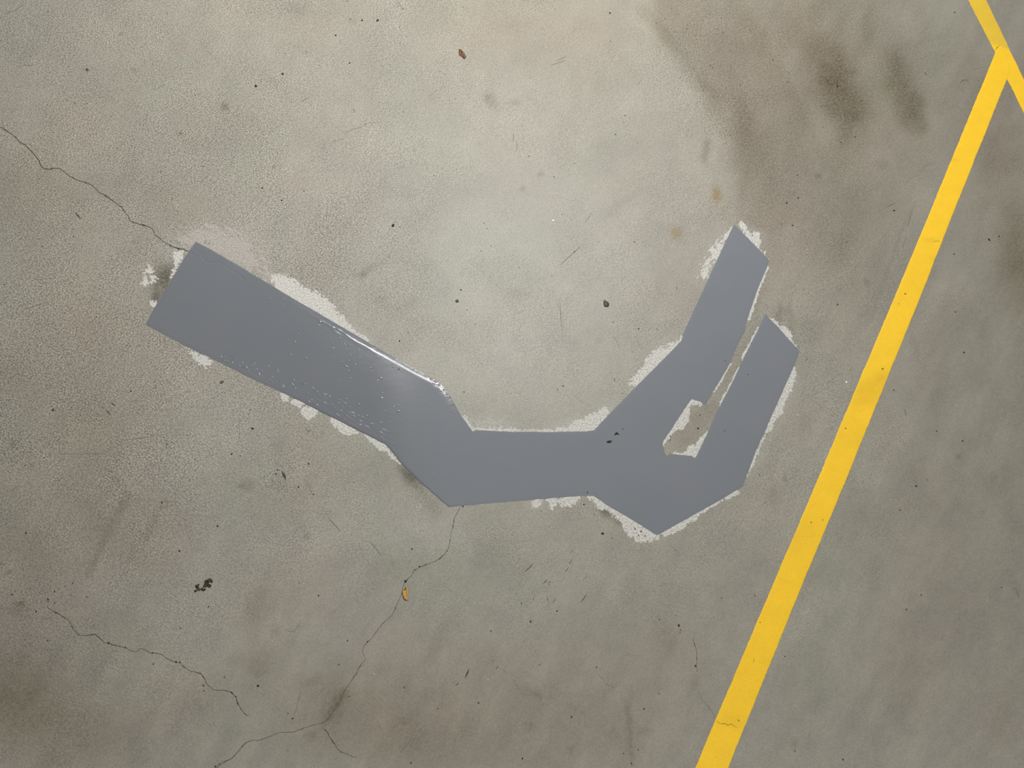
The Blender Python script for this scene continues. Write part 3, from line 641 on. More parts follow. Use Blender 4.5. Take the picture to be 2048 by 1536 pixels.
film(WP, [[(1540, 638), (1550, 640), (1560, 652), (1566, 650), (1580, 662), (1582, 674), (1590, 692), (1578, 684), (1552, 652)], [(1588, 734), (1590, 742), (1590, 762), (1580, 784), (1568, 806), (1562, 826), (1548, 846), (1540, 864), (1532, 862), (1545, 826), (1570, 770)],
          [(1532, 864), (1530, 876), (1518, 900), (1508, 928), (1500, 944), (1494, 950), (1508, 912)]], 0.66, 3.5, M_WHITE, "white paint strip down the outer prong", 229, 5.0, reach=0.8)
film(WP, [[(1474, 976), (1476, 986), (1460, 998), (1450, 998), (1444, 996)], [(1444, 996), (1446, 1002), (1420, 1014), (1400, 1030), (1392, 1040), (1374, 1048), (1364, 1058), (1340, 1068), (1330, 1072), (1322, 1066), (1374, 1034)]], 0.72, 3.5, M_WHITE, "white paint strip below the right-hand edge of the point", 231, 5.0, reach=0.8)
film(WP, [[(1178, 990), (1186, 986), (1200, 998), (1222, 1010), (1260, 1032), (1316, 1072), (1312, 1080), (1300, 1084), (1270, 1080), (1262, 1072), (1248, 1052), (1232, 1032), (1214, 1016), (1196, 1016), (1184, 1002)]], 0.66, 6, M_WHITE, "broken white paint strip leading down to the point", 233, 5.0)
film(WP, [[(1064, 1004), (1066, 998), (1082, 998), (1080, 1014), (1066, 1016)], [(1095, 996), (1112, 994), (1110, 1010), (1104, 1016)], [(1118, 1000), (1126, 994), (1158, 990), (1156, 1004), (1140, 1012), (1124, 1012)]], 0.62, 5, M_WHITE, "white paint blocks under the straight lower edge", 235, 5.0, reach=1)


# ------------------------------------------------------------------ ribbons: cracks, scratches, gouges
def ribbon(name, pts, wid, mat, parent, z=0.00026, label=None, seed=1, jit=1.25, sub=1.6, thick=0.5, spot=4.0):
    """Dirt-filled hairline: a strip of uneven width through photo points."""
    P = np.array(pts, float)
    seg = np.hypot(*np.diff(P, axis=0).T)
    s = np.concatenate([[0], np.cumsum(seg)])
    n = max(3, int(s[-1] / sub))
    t = np.linspace(0, s[-1], n)
    u = np.interp(t, s, P[:, 0]); v = np.interp(t, s, P[:, 1])
    u = u + jit * 2 * (fbm(t, t * 0 + seed, 7, 3, seed, 0.7) - 0.5)
    v = v + jit * 2 * (fbm(t, t * 0 + seed + 3, 7, 3, seed + 5, 0.7) - 0.5)
    du = np.gradient(u); dv = np.gradient(v); L = np.hypot(du, dv) + 1e-9
    nu, nv = -dv / L, du / L
    w = wid * (1 - thick + 2 * thick * fbm(t, t * 0 + 2.2, 14, 3, seed + 7)) * 0.5
    w = w + 0.9 * wid * np.clip(fbm(t, t * 0, 9, 2, seed + 13) - 0.66, 0, 1) * spot
    w = w * np.clip(np.minimum(t, s[-1] - t) / 10.0 + 0.15, 0, 1)
    a = G(u + nu * w, v + nv * w); b = G(u - nu * w, v - nv * w)
    verts = np.concatenate([np.stack([a[0], a[1], np.full(n, z)], -1), np.stack([b[0], b[1], np.full(n, z)], -1)])
    f = [(i, i + 1, n + i + 1, n + i) for i in range(n - 1)]
    m = mesh_np(name, verts, f, False)
    if m.polygons[0].normal.z < 0:
        m.flip_normals()
    return obj(name, m, mat, parent, label)


ribbon("crack", CRACK_MAIN, 1.5, M_CRACK, FLOOR, label="dark wandering crack running to the squared end of the grey arm", seed=3)
ribbon("crack", CRACK_LOW, 0.85, M_MID, FLOOR, label="hairline crack running down past the yellow leaf", seed=4)
ribbon("crack", CRACK_LOW_B, 0.8, M_MID, FLOOR, label="short side branch of the hairline crack", seed=5)
ribbon("crack", CRACK_SW, 0.95, M_CRACK, FLOOR, label="jagged crack across the near corner", seed=6)
for i, (pts, w, mt) in enumerate([
        ([(-10, 1219), (0, 1218), (12, 1217), (22, 1219), (25, 1230), (27, 1240)], 1.1, M_FAINT),
        ([(115, 907), (130, 908), (160, 908), (190, 907), (212, 908), (220, 900), (240, 890), (243, 880), (262, 879), (290, 875), (315, 871)], 1.0, M_FAINT),
        ([(315, 1002), (330, 1003), (345, 1003), (360, 1006)], 1.0, M_FAINT),
        ([(1386, 1272), (1388, 1285), (1393, 1300), (1394, 1320), (1392, 1333), (1395, 1345)], 0.9, M_CRACK),
        ([(1397, 1380), (1402, 1395), (1410, 1405), (1425, 1425), (1431, 1440)], 0.9, M_FAINT),
        ([(1193, 1345), (1205, 1357), (1213, 1368), (1225, 1373), (1231, 1376)], 1.0, M_FAINT),
        ([(10, 27), (18, 24), (30, 22), (40, 12), (52, 8)], 1.3, M_FAINT),
        ([(1772, 415), (1781, 410), (1792, 405)], 1.0, M_CRACK),
        ([(1919, 167), (1925, 162), (1931, 160), (1938, 164)], 1.1, M_CRACK),
        ([(1795, 203), (1803, 215), (1798, 228), (1792, 240)], 1.1, M_FAINT),
        ([(1028, 1358), (1031, 1368), (1038, 1378), (1045, 1382)], 1.1, M_FAINT),
        ([(1848, 335), (1860, 328), (1872, 325)], 0.9, M_FAINT), ([(1810, 368), (1818, 358), (1832, 352)], 0.9, M_FAINT),
        ([(1945, 140), (1958, 136), (1968, 134)], 0.9, M_FAINT), ([(1908, 212), (1918, 214), (1925, 222)], 0.8, M_FAINT),
        ([(690, 267), (705, 259), (720, 255), (738, 245)], 1.0, M_FAINT), ([(660, 286), (672, 281), (688, 277)], 0.8, M_FAINT), ([(880, 290), (884, 300), (888, 312)], 0.9, M_FAINT),
        ([(1120, 600), (1122, 640), (1126, 668)], 1.0, M_FAINT), ([(1225, 670), (1234, 686), (1240, 696)], 0.9, M_FAINT),
        ([(530, 868), (534, 874), (542, 876)], 1.0, M_FAINT), ([(612, 960), (618, 975), (624, 988)], 1.4, M_FAINT),
        ([(602, 1378), (597, 1400), (592, 1420), (587, 1430)], 1.2, M_FAINT), ([(570, 1258), (582, 1264), (590, 1260), (604, 1240)], 1.0, M_FAINT),
        ([(1340, 1090), (1352, 1100), (1360, 1108)], 0.9, M_FAINT), ([(430, 1534), (440, 1524), (458, 1520), (478, 1504), (490, 1485), (505, 1480)], 0.9, M_FAINT)]):
    ribbon("hairline_crack", pts, 0.8 * w, mt, FLOOR, seed=30 + i)
for i, (a, b, w, mt) in enumerate([
        ((1100, 131), (1132, 120), 1.4, M_FAINT), ((1112, 122), (1134, 112), 1.4, M_FAINT), ((1028, 262), (1025, 286), 1.4, M_FAINT), ((1034, 280), (1033, 305), 1.4, M_FAINT),
        ((1120, 530), (1162, 492), 1.2, M_FAINT), ((1168, 446), (1184, 426), 1.1, M_FAINT), ((1274, 170), (1286, 156), 1.6, M_FAINT), ((752, 122), (768, 118), 1.1, M_FAINT), ((600, 205), (618, 194), 2.0, M_FAINT),
        ((740, 1083), (764, 1113), 1.8, M_FAINT), ((657, 1036), (682, 1064), 2.4, M_FAINT), ((478, 826), (478, 888), 0.9, M_FAINT), ((1049, 1144), (1067, 1127), 1.5, M_CRACK), ((755, 1442), (764, 1464), 1.6, M_FAINT), ((800, 1505), (825, 1475), 1.4, M_FAINT),
        ((1131, 1143), (1137, 1134), 1.8, M_CRACK), ((1138, 1128), (1144, 1118), 1.8, M_CRACK), ((1141, 1106), (1146, 1100), 1.2, M_CRACK), ((1086, 1167), (1094, 1160), 2.4, M_CRACK), ((1097, 1167), (1102, 1162), 2.2, M_CRACK),
        ((1065, 1195), (1068, 1203), 1.8, M_CRACK), ((1094, 1194), (1095, 1203), 2.2, M_CRACK), ((1105, 1205), (1111, 1197), 1.8, M_CRACK), ((1161, 1205), (1174, 1188), 1.6, M_CRACK), ((1064, 1186), (1068, 1180), 1.3, M_CRACK), ((1046, 1284), (1051, 1278), 2.0, M_FAINT), ((1068, 1306), (1072, 1298), 1.5, M_FAINT), ((1076, 1332), (1082, 1327), 2.0, M_CRACK), ((1165, 1162), (1175, 1150), 1.4, M_FAINT),
        ((930, 1356), (938, 1337), 3.0, M_CRACK), ((911, 1371), (917, 1366), 3.4, M_CRACK), ((992, 1338), (997, 1331), 2.2, M_CRACK), ((984, 1324), (990, 1320), 1.4, M_CRACK), ((1006, 1338), (1014, 1350), 1.1, M_FAINT),
        ((150, 425), (161, 438), 3.6, M_CRACK), ((158, 440), (166, 434), 1.8, M_CRACK), ((352, 420), (358, 425), 2.2, M_CRACK), ((98, 402), (112, 412), 1.6, M_FAINT), ((563, 942), (572, 960), 6.0, M_CRACK),
        ((222, 805), (231, 813), 3.8, M_CRACK), ((212, 822), (222, 829), 3.8, M_CRACK), ((191, 825), (198, 831), 1.5, M_CRACK), ((180, 841), (183, 845), 2.4, M_CRACK), ((203, 814), (207, 818), 3.2, M_CRACK), ((334, 880), (332, 897), 1.4, M_CRACK), ((445, 912), (444, 917), 1.8, M_CRACK),
        ((1849, 144), (1853, 151), 2.2, M_CRACK), ((1611, 723), (1614, 716), 1.6, M_CRACK), ((611, 98), (614, 110), 1.4, M_CRACK), ((627, 231), (628, 239), 1.3, M_CRACK), ((706, 218), (710, 226), 2.4, M_CRACK), ((790, 0), (808, 20), 1.4, M_FAINT), ((586, 93), (594, 89), 2.0, M_FAINT), ((1312, 20), (1328, 30), 1.0, M_FAINT),
        ((1353, 570), (1353, 582), 1.2, M_CRACK), ((1313, 657), (1317, 661), 2.0, M_CRACK), ((1228, 764), (1230, 756), 2.2, M_CRACK), ((1237, 761), (1239, 756), 1.6, M_CRACK), ((1265, 706), (1264, 700), 1.2, M_FAINT), ((1338, 884), (1342, 876), 2.0, M_CRACK), ((1520, 955), (1517, 946), 1.6, M_FAINT), ((1809, 817), (1812, 832), 4.2, M_FAINT), ((1805, 498), (1812, 470), 1.5, M_FAINT), ((1823, 420), (1815, 455), 2.0, M_FAINT),
        ((1805, 882), (1810, 890), 2.0, M_FAINT), ((2030, 1175), (2038, 1195), 3.0, M_FAINT), ((70, 560), (105, 556), 1.0, M_FAINT), ((36, 524), (58, 520), 1.0, M_FAINT), ((0, 395), (16, 418), 1.2, M_FAINT), ((40, 131), (66, 131), 1.3, M_FAINT), ((310, 180), (330, 168), 1.1, M_FAINT), ((130, 198), (138, 202), 2.0, M_FAINT), ((50, 618), (90, 606), 1.4, M_FAINT), ((15, 985), (40, 970), 1.0, M_FAINT), ((205, 706), (197, 711), 2.0, M_FAINT)]):
    ribbon("gouge", [a, ((a[0] + b[0]) / 2 + 0.5, (a[1] + b[1]) / 2), b], w, mt, FLOOR, seed=80 + i, sub=1.5, jit=0.4, thick=0.35, spot=0.0)


# ------------------------------------------------------------------ yellow lines
def strip_line(name, left, right, label, z0, dull=None, seed=1, across=9, step=2.2):
    """Painted line between two traced edges (photo points, same number each)."""
    L = np.array(left, float); R = np.array(right, float)
    c = 0.5 * (L + R)
    s = np.concatenate([[0], np.cumsum(np.hypot(*np.diff(c, axis=0).T))])
    n = int(s[-1] / step)
    t = np.linspace(0, s[-1], n)
    lu, lv = np.interp(t, s, L[:, 0]), np.interp(t, s, L[:, 1])
    ru, rv = np.interp(t, s, R[:, 0]), np.interp(t, s, R[:, 1])
    wob = lambda k: 1.3 * (fbm(t, t * 0 + k, 26, 3, seed + k) - 0.5) + 1.3 * (fbm(t, t * 0 + k, 5, 2, seed + k + 3) - 0.5)
    lu = lu + wob(1); ru = ru + wob(2)
    k = np.array([0, 0.012, 0.04, 0.2, 0.4, 0.6, 0.8, 0.96, 0.988, 1.0])
    prof = np.array([0.2, 0.9, 1.15, 1, 1, 1, 1, 1.15, 0.9, 0.2])
    U = lu[:, None] * (1 - k) + ru[:, None] * k
    V = lv[:, None] * (1 - k) + rv[:, None] * k
    x, y = G(U.ravel(), V.ravel())
    z = z0 * np.tile(prof, n) + 0.00028
    m_ = len(k)
    idx = np.arange(n * m_).reshape(n, m_)
    q = np.stack([idx[:-1, :-1], idx[1:, :-1], idx[1:, 1:], idx[:-1, 1:]], -1).reshape(-1, 4)
    m = mesh_np(name, np.stack([x, y, z], -1), q, True)
    if sum(p.normal.z for p in m.polygons) < 0:
        m.flip_normals()
    T = np.ones((n * m_, 3))
    u, v = U.ravel(), V.ravel()
    if dull is not None:
        T *= 1 - (1 - sstep(dull - 4, dull + 4, v - 0.35 * (u - 1996)))[:, None] * (1 - np.array((0.80, 0.86, 1.7)))[None, :]
    for cu, cv, rx, ry, turn, amt in [(1735, 785, 40, 26, -20, 0.30), (1760, 755, 22, 14, -20, 0.25), (1560, 1090, 60, 40, 0, 0.08), (1872, 520, 8, 6, 0, 0.3), (1860, 480, 20, 5, 0, 0.2), (1470, 1440, 26, 18, 0, 0.2),
                                      (1690, 870, 40, 30, 0, 0.12), (1905, 320, 14, 4, 0, 0.25), (1500, 1340, 60, 60, 0, 0.06), (1600, 1060, 50, 30, 0, 0.12), (1845, 560, 40, 50, 0, 0.08)]:
        w = amt * blob_w(u, v, cu, cv, rx, ry, turn) * (0.6 + 0.8 * fbm(u, v, 12, 3, 300))
        T *= 1 - w[:, None] * (1 - np.array((0.62, 0.6, 0.75)))[None, :]
    color_attr(m, "tint", T)
    return obj(name, m, M_YEL, None, label, "floor marking", "yellow floor lines")


cross = strip_line("yellow_line", [(1884, -100), (1936, 0), (1962.5, 51), (1989, 102), (2013.5, 157), (2048, 226), (2110, 348)],
                   [(1921, -100), (1972, 0), (1997, 52), (2020, 101), (2046, 156), (2076, 220), (2138, 342)],
                   "slanting yellow line cutting the top right corner, partly dull", 0.00016, dull=92, seed=400)
longl = strip_line("yellow_line", [(1999, 91), (1991, 101), (1988.5, 110), (1966, 165), (1876.5, 384), (1796, 578), (1715.5, 768), (1634, 962), (1553, 1152), (1536, 1192), (1390.2, 1536), (1330, 1680), (1290, 1775)],
                   [(2003, 91), (2013, 112), (2021, 140), (2012.5, 162), (1923, 384), (1847, 578), (1769.8, 768), (1691, 962), (1611.5, 1152), (1595, 1192), (1456, 1536), (1398, 1680), (1360, 1775)],
                   "long bright yellow line running the height of the floor", 0.00042, seed=420)
ribbon("paint_split", [(1431, 1440), (1438, 1446), (1442, 1448), (1450, 1447), (1455, 1450), (1462, 1448), (1468, 1452), (1475, 1456)], 1.3, M_YCRACK, longl, z=0.00076, seed=500)
ribbon("paint_split", [(1474, 1436), (1477, 1442), (1478, 1446)], 1.4, M_YCRACK, longl, z=0.00076, seed=502)
ribbon("paint_split", [(1866, 485), (1872, 482), (1882, 484)], 1.0, M_YCRACK, longl, z=0.00076, seed=503)
ribbon("paint_split", [(1989, 103), (1993, 97), (1998, 92), (2002, 90)], 0.8, M_YCRACK, longl, z=0.00080, seed=504, sub=1.5)
ribbon("paint_split", [(1506, 1326), (1508, 1316)], 1.8, M_YCRACK, longl, z=0.00076, seed=505, sub=1.5)


# ------------------------------------------------------------------ grey painted shape
def resample(poly, step):
    out = []
    n = len(poly)
    for i in range(n):
        a = np.array(poly[i], float); b = np.array(poly[(i + 1) % n], float)
        k = max(1, int(round(np.hypot(*(b - a)) / step)))
        for j in range(k):
            out.append(tuple(a + (b - a) * j / k))
    return out


def build_patch():
    edge = resample(PATCH, 2.2)
    E = np.array(edge)
    tt = np.arange(len(E)) * 2.2
    d = np.roll(E, -1, 0) - np.roll(E, 1, 0)
    d /= np.hypot(d[:, 0], d[:, 1])[:, None] + 1e-9
    nrm = np.stack([-d[:, 1], d[:, 0]], -1)
    rag = 0.7 + 1.4 * sstep(20, 0, np.abs(E[:, 0] - 890)) * sstep(830, 750, E[:, 1])
    off = rag * 1.3 * (fbm(tt, tt * 0, 6, 2, 600) - 0.5) + 0.9 * (fbm(tt, tt * 0, 40, 2, 601) - 0.5)
    corner = np.zeros(len(E))
    dot = (np.roll(E, -1, 0) - E) * 1.0
    E = E + nrm * off[:, None]
    u0, v0 = E.min(0); u1, v1 = E.max(0)

    def grid(step, sel):
        U, V = np.meshgrid(np.arange(u0, u1, step), np.arange(v0, v1, step * 0.87))
        U = U + (np.arange(U.shape[0]) % 2)[:, None] * step * 0.5
        U = U.ravel() + RNG.uniform(-0.12, 0.12, U.size) * step
        V = V.ravel() + RNG.uniform(-0.12, 0.12, V.size) * step
        m = sel(U, V)
        return U[m], V[m]
    a = grid(1.9, lambda U, V: U < 960)
    b = grid(6.0, lambda U, V: U >= 960)
    U = np.concatenate([a[0], b[0]]); V = np.concatenate([a[1], b[1]])
    k = inside(U, V, E)
    U, V = U[k], V[k]
    dd, _ = poly_dist(U, V, E)
    k = dd > 1.2
    U, V = U[k], V[k]
    pts = [Vector(p) for p in E.tolist()] + [Vector(p) for p in zip(U.tolist(), V.tolist())]
    n = len(E)
    r = delaunay_2d_cdt(pts, [], [list(range(n))], 1, 1e-6)
    P = np.array([(p.x, p.y) for p in r[0]])
    faces = r[2]
    u, v = P[:, 0], P[:, 1]
    dist, seg = poly_dist(u, v, E)
    # thickness: a poured, still glossy arm with a raised lip on the far side, thin rolled paint elsewhere
    far = [(549, 574), (594, 601.5), (652, 635), (697, 661.5), (762, 700), (824, 736), (866, 758), (884.5, 772), (900.7, 793), (918, 824)]
    df, sf = poly_dist(u, v, far, False)
    along = sstep(545, 640, u) * sstep(925, 880, u)
    gloss = np.maximum(sstep(920, 730, u), along * np.exp(-(df / 16.0) ** 2))
    near = [(350, 682), (450, 730), (537, 773), (662, 834), (769, 888)]
    dn, _ = poly_dist(u, v, near, False)
    MM = 0.001
    h = 0.30 * MM * sstep(0, 3.0, dist)
    h += gloss * 0.25 * MM * sstep(0, 8, dist)
    h += along * (1.05 * MM * sstep(0.0, 10.5, df) + 0.45 * MM * sstep(0, 60, df))
    wr = fbm(u + 0.8 * v, v - 0.6 * u, 9, 3, 620)          # wrinkles run along the arm
    a1 = (u * 0.86 + v * 0.51); b1 = (-u * 0.51 + v * 0.86)
    wr = fbm(a1 / 4.0, b1, 5.0, 3, 621) - 0.5
    band = np.exp(-((df - 9) / 8.0) ** 2) * along * sstep(800, 640, u)
    h += band * 1.1 * MM * wr
    crumb = np.exp(-(df / 9.0) ** 2) * sstep(850, 872, u)
    h += crumb * 1.6 * MM * (fbm(u, v, 3.2, 2, 630) - 0.5)
    low = np.exp(-((dn - 10) / 13.0) ** 2)
    h += low * 0.75 * MM * (fbm(a1 / 5.0, b1, 3.2, 2, 640) - 0.5)
    h += gloss * 0.22 * MM * (fbm(u, v, 60, 2, 650) - 0.5)
    ck, _ = poly_dist(u, v, CRACK_ON_PAINT, False)
    h += -0.55 * MM * np.exp(-(ck / 2.0) ** 2) + 0.25 * MM * np.exp(-((ck - 3.5) / 1.8) ** 2)
    z = 0.00028 + h * sstep(0.0, 1.5, dist + 0.25)
    x, y = G(u, v)
    m = mesh_np("grey_paint", np.stack([x, y, z], -1), faces, True)
    if sum(p.normal.z for p in m.polygons) < 0:
        m.flip_normals()
    float_attr(m, "gloss", gloss)
    o = obj("painted_arrow_cover", m, M_GREY, None, "large grey painted forked shape with a glossy thick left arm", "floor marking")
    return o, (u, v, z)


PATCHO, PV = build_patch()


def patch_z(u, v):
    i = np.argmin((PV[0] - u) ** 2 + (PV[1] - v) ** 2)
    return float(PV[2][i])


def dome(name, u, v, ru, rv, turn, hmm, mat, parent, seg=10, z=None, mesh_store={}):
    """Low rounded blister with a real height, standing on the paint."""
    key = (name, mat.name)
    if key not in mesh_store:
        vs = [(0, 0, 1.0)]; fs = []
        rings = [(0.35, 0.93), (0.68, 0.70), (0.9, 0.38), (1.0, 0.0)]
        for r, hz in rings:
            for k in range(seg):
                a = 2 * math.pi * k / seg
                vs.append((r * math.cos(a), r * math.sin(a), hz))
        for k in range(seg):
            fs.append((0, 1 + k, 1 + (k + 1) % seg))
        for j in range(len(rings) - 1):
            for k in range(seg):
                a, b = 1 + j * seg + k, 1 + j * seg + (k + 1) % seg
                fs.append((a, a + seg, b + seg, b))
        m = mesh_np(name, vs, fs, True)
        float_attr(m, "gloss", np.ones(len(vs)))
        m.materials.append(mat)
        mesh_store[key] = m
    x, y = G(u, v)
    p = PX(u, v)
    o = obj(name, mesh_store[key], None, parent)
    o.location = (float(x), float(y), (patch_z(u, v) if z is None else z) - 0.00003)
    o.rotation_euler = (0, 0, math.radians(-turn))
    o.scale = (ru * p, rv * p, hmm * 0.001)
    return o


BL = [(591, 633, 1.3), (590, 684, 1.8), (597, 668, 1.3), (637, 651, 1.8), (640, 651, 1.6), (666, 697, 1.9), (690, 691, 1.5), (689, 688, 1.4), (700, 690, 1.6), (680, 676, 1.3), (640, 644, 2.6),
      (540, 596, 1.3), (567, 597, 1.3), (567, 612, 1.3), (582, 710, 1.6), (612, 717, 2.0), (664, 715, 1.3), (701, 711, 1.8), (699, 722, 1.5), (711, 730, 1.8), (697, 743, 1.6), (700, 757, 1.5), (741, 736, 1.4), (786, 735, 1.7),
      (756, 762, 1.8), (762, 757, 2.4), (758, 760, 1.6), (754, 764, 1.4), (677, 764, 1.7), (668, 731, 1.3), (684, 725, 1.8), (692, 733, 1.8), (695, 735, 1.6), (668, 714, 1.3), (692, 799, 1.8), (718, 809, 1.8), (763, 797, 2.0), (765, 796, 1.5),
      (789, 813, 1.7), (796, 811, 1.4), (797, 823, 2.6), (788, 815, 1.4), (771, 822, 1.3), (844, 793, 1.4), (860, 810, 1.3), (700, 815, 1.3), (929, 853, 1.2), (776, 864, 1.3), (867, 950, 1.2), (877, 899, 1.0), (765, 787, 1.2), (688, 806, 1.2),
      (399, 515, 1.7), (404, 519, 1.7), (302, 646, 1.4), (450, 712, 1.2), (756, 742, 1.2), (742, 743, 1.3), (661, 676, 1.2), (500, 629, 1.0), (783, 845, 1.0), (851, 888, 1.0)]
for u, v, r in BL:
    dome("paint_blister", u, v, r * 1.3, r * 1.3, 0, 0.42 * r, M_GREY, PATCHO)
# brushed ridges along the near edge of the arm
near = np.array([(345, 668), (450, 722), (537, 765), (662, 826), (765, 882)], float)
sl = np.concatenate([[0], np.cumsum(np.hypot(*np.diff(near, axis=0).T))])
for i in range(80):
    t = (0.18 + 0.82 * random.random() ** 0.8) * sl[-1]
    u = float(np.interp(t, sl, near[:, 0])); v = float(np.interp(t, sl, near[:, 1]))
    off = random.uniform(1, 26) * (0.6 + 0.6 * (u > 480))
    u += 0.45 * off; v -= 0.89 * off
    dome("paint_ridge", u, v, random.uniform(2.5, 7.5), random.uniform(0.9, 1.6), (46 if u < 600 else 29) + random.uniform(-12, 12), random.uniform(0.4, 0.8), M_GREY, PATCHO)
for i in range(34):          # crumbs of paint dragged over the rough rim
    t = random.random()
    u = 858 + 46 * t + random.uniform(-3, 2); v = 757 + 40 * t ** 1.25 + random.uniform(0, 5)
    dome("paint_blister", u, v, random.uniform(0.8, 2.0), random.uniform(0.7, 1.2), random.uniform(10, 60), random.uniform(0.3, 0.7), M_GREY, PATCHO)


# ------------------------------------------------------------------ loose bits lying on the floor
def lump_mesh(name, outline, hmm, seed, px):
    """Irregular flat lump: outline in pixels about its own centre, height in mm."""
    r = random.Random(seed)
    n = len(outline)
    O = [(a * px, -b * px) for a, b in outline]
    vs = [(x, y, 0) for x, y in O]
    for s, hz in ((1.0, 0.35), (0.78, 0.85), (0.38, 1.0)):
        for x, y in O:
            k = s * r.uniform(0.93, 1.04)
            vs.append((x * k, y * k, hz * hmm * 0.001 * r.uniform(0.75, 1.15)))
    vs.append((0, 0, hmm * 0.001 * r.uniform(0.85, 1.1)))
    fs = [tuple(range(n - 1, -1, -1))]
    for j in range(3):
        for k in range(n):
            a, b = j * n + k, j * n + (k + 1) % n
            fs.append((a, b, b + n, a + n))
    for k in range(n):
        fs.append((3 * n + k, 3 * n + (k + 1) % n, 4 * n))
    m = mesh_np(name, vs, fs, True)
    # outlines are traced clockwise or not: make the top face up
    if sum(p.normal.z * p.area for p in m.polygons if p.index > 0) < 0:
        m.flip_normals()
    return m


def ell(a, b, turn, n=9, seed=0, j=0.22):
    r = random.Random(seed)
    t = math.radians(turn)
    out = []
    for k in range(n):
        g = 2 * math.pi * k / n
        s = 1 + r.uniform(-j, j)
        x, y = a * s * math.cos(g), b * s * math.sin(g)
        out.append((x * math.cos(t) - y * math.sin(t), x * math.sin(t) + y * math.cos(t)))
    return out


def lump(name, u, v, outline, hmm, mat, label, cat, group=None, z=0.0, seed=1, parent=None):
    m = lump_mesh(name, outline, hmm, seed, PX(u, v))
    x, y = G(u, v)
    return obj(name, m, mat, parent, label, cat, group, loc=(float(x), float(y), z))


def rel(pts, c):
    return [(a - c[0], b - c[1]) for a, b in pts]


def leaf(name, pts, c, mat, vmat, label, curl, spine, edge_mat=None, thick=0.25):
    """Curled scrap of leaf: blade with thickness, midrib and darker rim as parts."""
    u, v = c
    px = PX(u, v)
    x0, y0 = G(u, v)
    root = obj(name, None, None, None, label, "leaf", "fallen leaf scraps", loc=(float(x0), float(y0), 0))
    O = np.array(rel(pts, c), float) * px
    O[:, 1] *= -1
    n = len(O)
    rings = [1.0, 0.82, 0.55, 0.25]
    vs = []; r = random.Random(len(pts))
    for s in rings:
        for x, y in O:
            z = 0.0006 + curl * 0.001 * (s ** 2) * (0.55 + 0.45 * math.sin(7 * math.atan2(y, x) / 2)) + r.uniform(0, 0.0002)
            vs.append((x * s, y * s, z))
    vs.append((0, 0, 0.0007))
    top = len(vs)
    vs += [(x, y, z - thick * 0.001) for x, y, z in vs]
    fs = []
    for off, rev in ((0, False), (top, True)):
        for j in range(len(rings) - 1):
            for k in range(n):
                f = (off + j * n + k, off + j * n + (k + 1) % n, off + (j + 1) * n + (k + 1) % n, off + (j + 1) * n + k)
                fs.append(f[::-1] if rev else f)
        for k in range(n):
            f = (off + 3 * n + k, off + 3 * n + (k + 1) % n, off + 4 * n)
            fs.append(f[::-1] if rev else f)
    for k in range(n):
        fs.append((k, top + k, top + (k + 1) % n, (k + 1) % n))
    m = mesh_np("blade", vs, fs, True)
    obj("blade", m, mat, root)

    def rod(nm, path, rad, mt, zz):
        P = np.array(rel(path, c), float) * px
        P[:, 1] *= -1
        V = []; F = []
        for i, (x, y) in enumerate(P):
            a = P[min(i + 1, len(P) - 1)] - P[max(i - 1, 0)]
            a = a / (np.hypot(*a) + 1e-9)
            nx, ny = -a[1], a[0]
            for k in range(5):
                g = 2 * math.pi * k / 5
                V.append((x + nx * rad * math.cos(g), y + ny * rad * math.cos(g), zz[i] + rad * math.sin(g)))
            if i:
                for k in range(5):
                    F.append(((i - 1) * 5 + k, (i - 1) * 5 + (k + 1) % 5, i * 5 + (k + 1) % 5, i * 5 + k))
        mm = mesh_np(nm, V, F, True)
        obj(nm, mm, mt, root)
    rod("midrib", spine, 0.00045, vmat, [0.0010] * len(spine))
    if edge_mat is not None:
        rim = [i for i in range(n)]
        for part in edge_mat[1]:
            path = [pts[i % n] for i in part]
            rod("rim", path, edge_mat[2], edge_mat[0], [0.0006 + curl * 0.001 * 0.7] * len(path))
    return root


leaf("leaf_scrap", [(918.3, 97.5), (921, 97.8), (924, 101), (927.5, 105), (929.3, 109.5), (931, 113.5), (930.3, 117), (928.6, 119.6), (925.6, 117), (923.5, 114), (921, 113), (919.6, 109), (918.8, 105), (919.5, 101)], (924.5, 108),
     M_RUSTLEAF, M_RUSTEDGE, "curled red-brown leaf scrap near the top of the floor", 1.3, [(920, 99), (923.5, 106), (927, 113), (928.4, 118)],
     (M_RUSTEDGE, [(0, 13, 12, 11, 10), (8, 7, 6, 5)], 0.0007))
leaf("leaf_scrap", [(811.5, 1175.6), (815.6, 1176), (816.2, 1184), (816.6, 1192), (816.5, 1199.5), (812.5, 1199.6), (808.5, 1197), (806, 1191), (804, 1182.5), (808, 1181)], (811, 1188),
     M_YLEAF, M_YVEIN, "small golden yellow leaf scrap lying on a crack", 1.6, [(812, 1178), (812.8, 1186), (813.4, 1193), (814, 1199)],
     (M_RUSTEDGE, [(8, 7, 6, 5), (9, 0)], 0.0008))

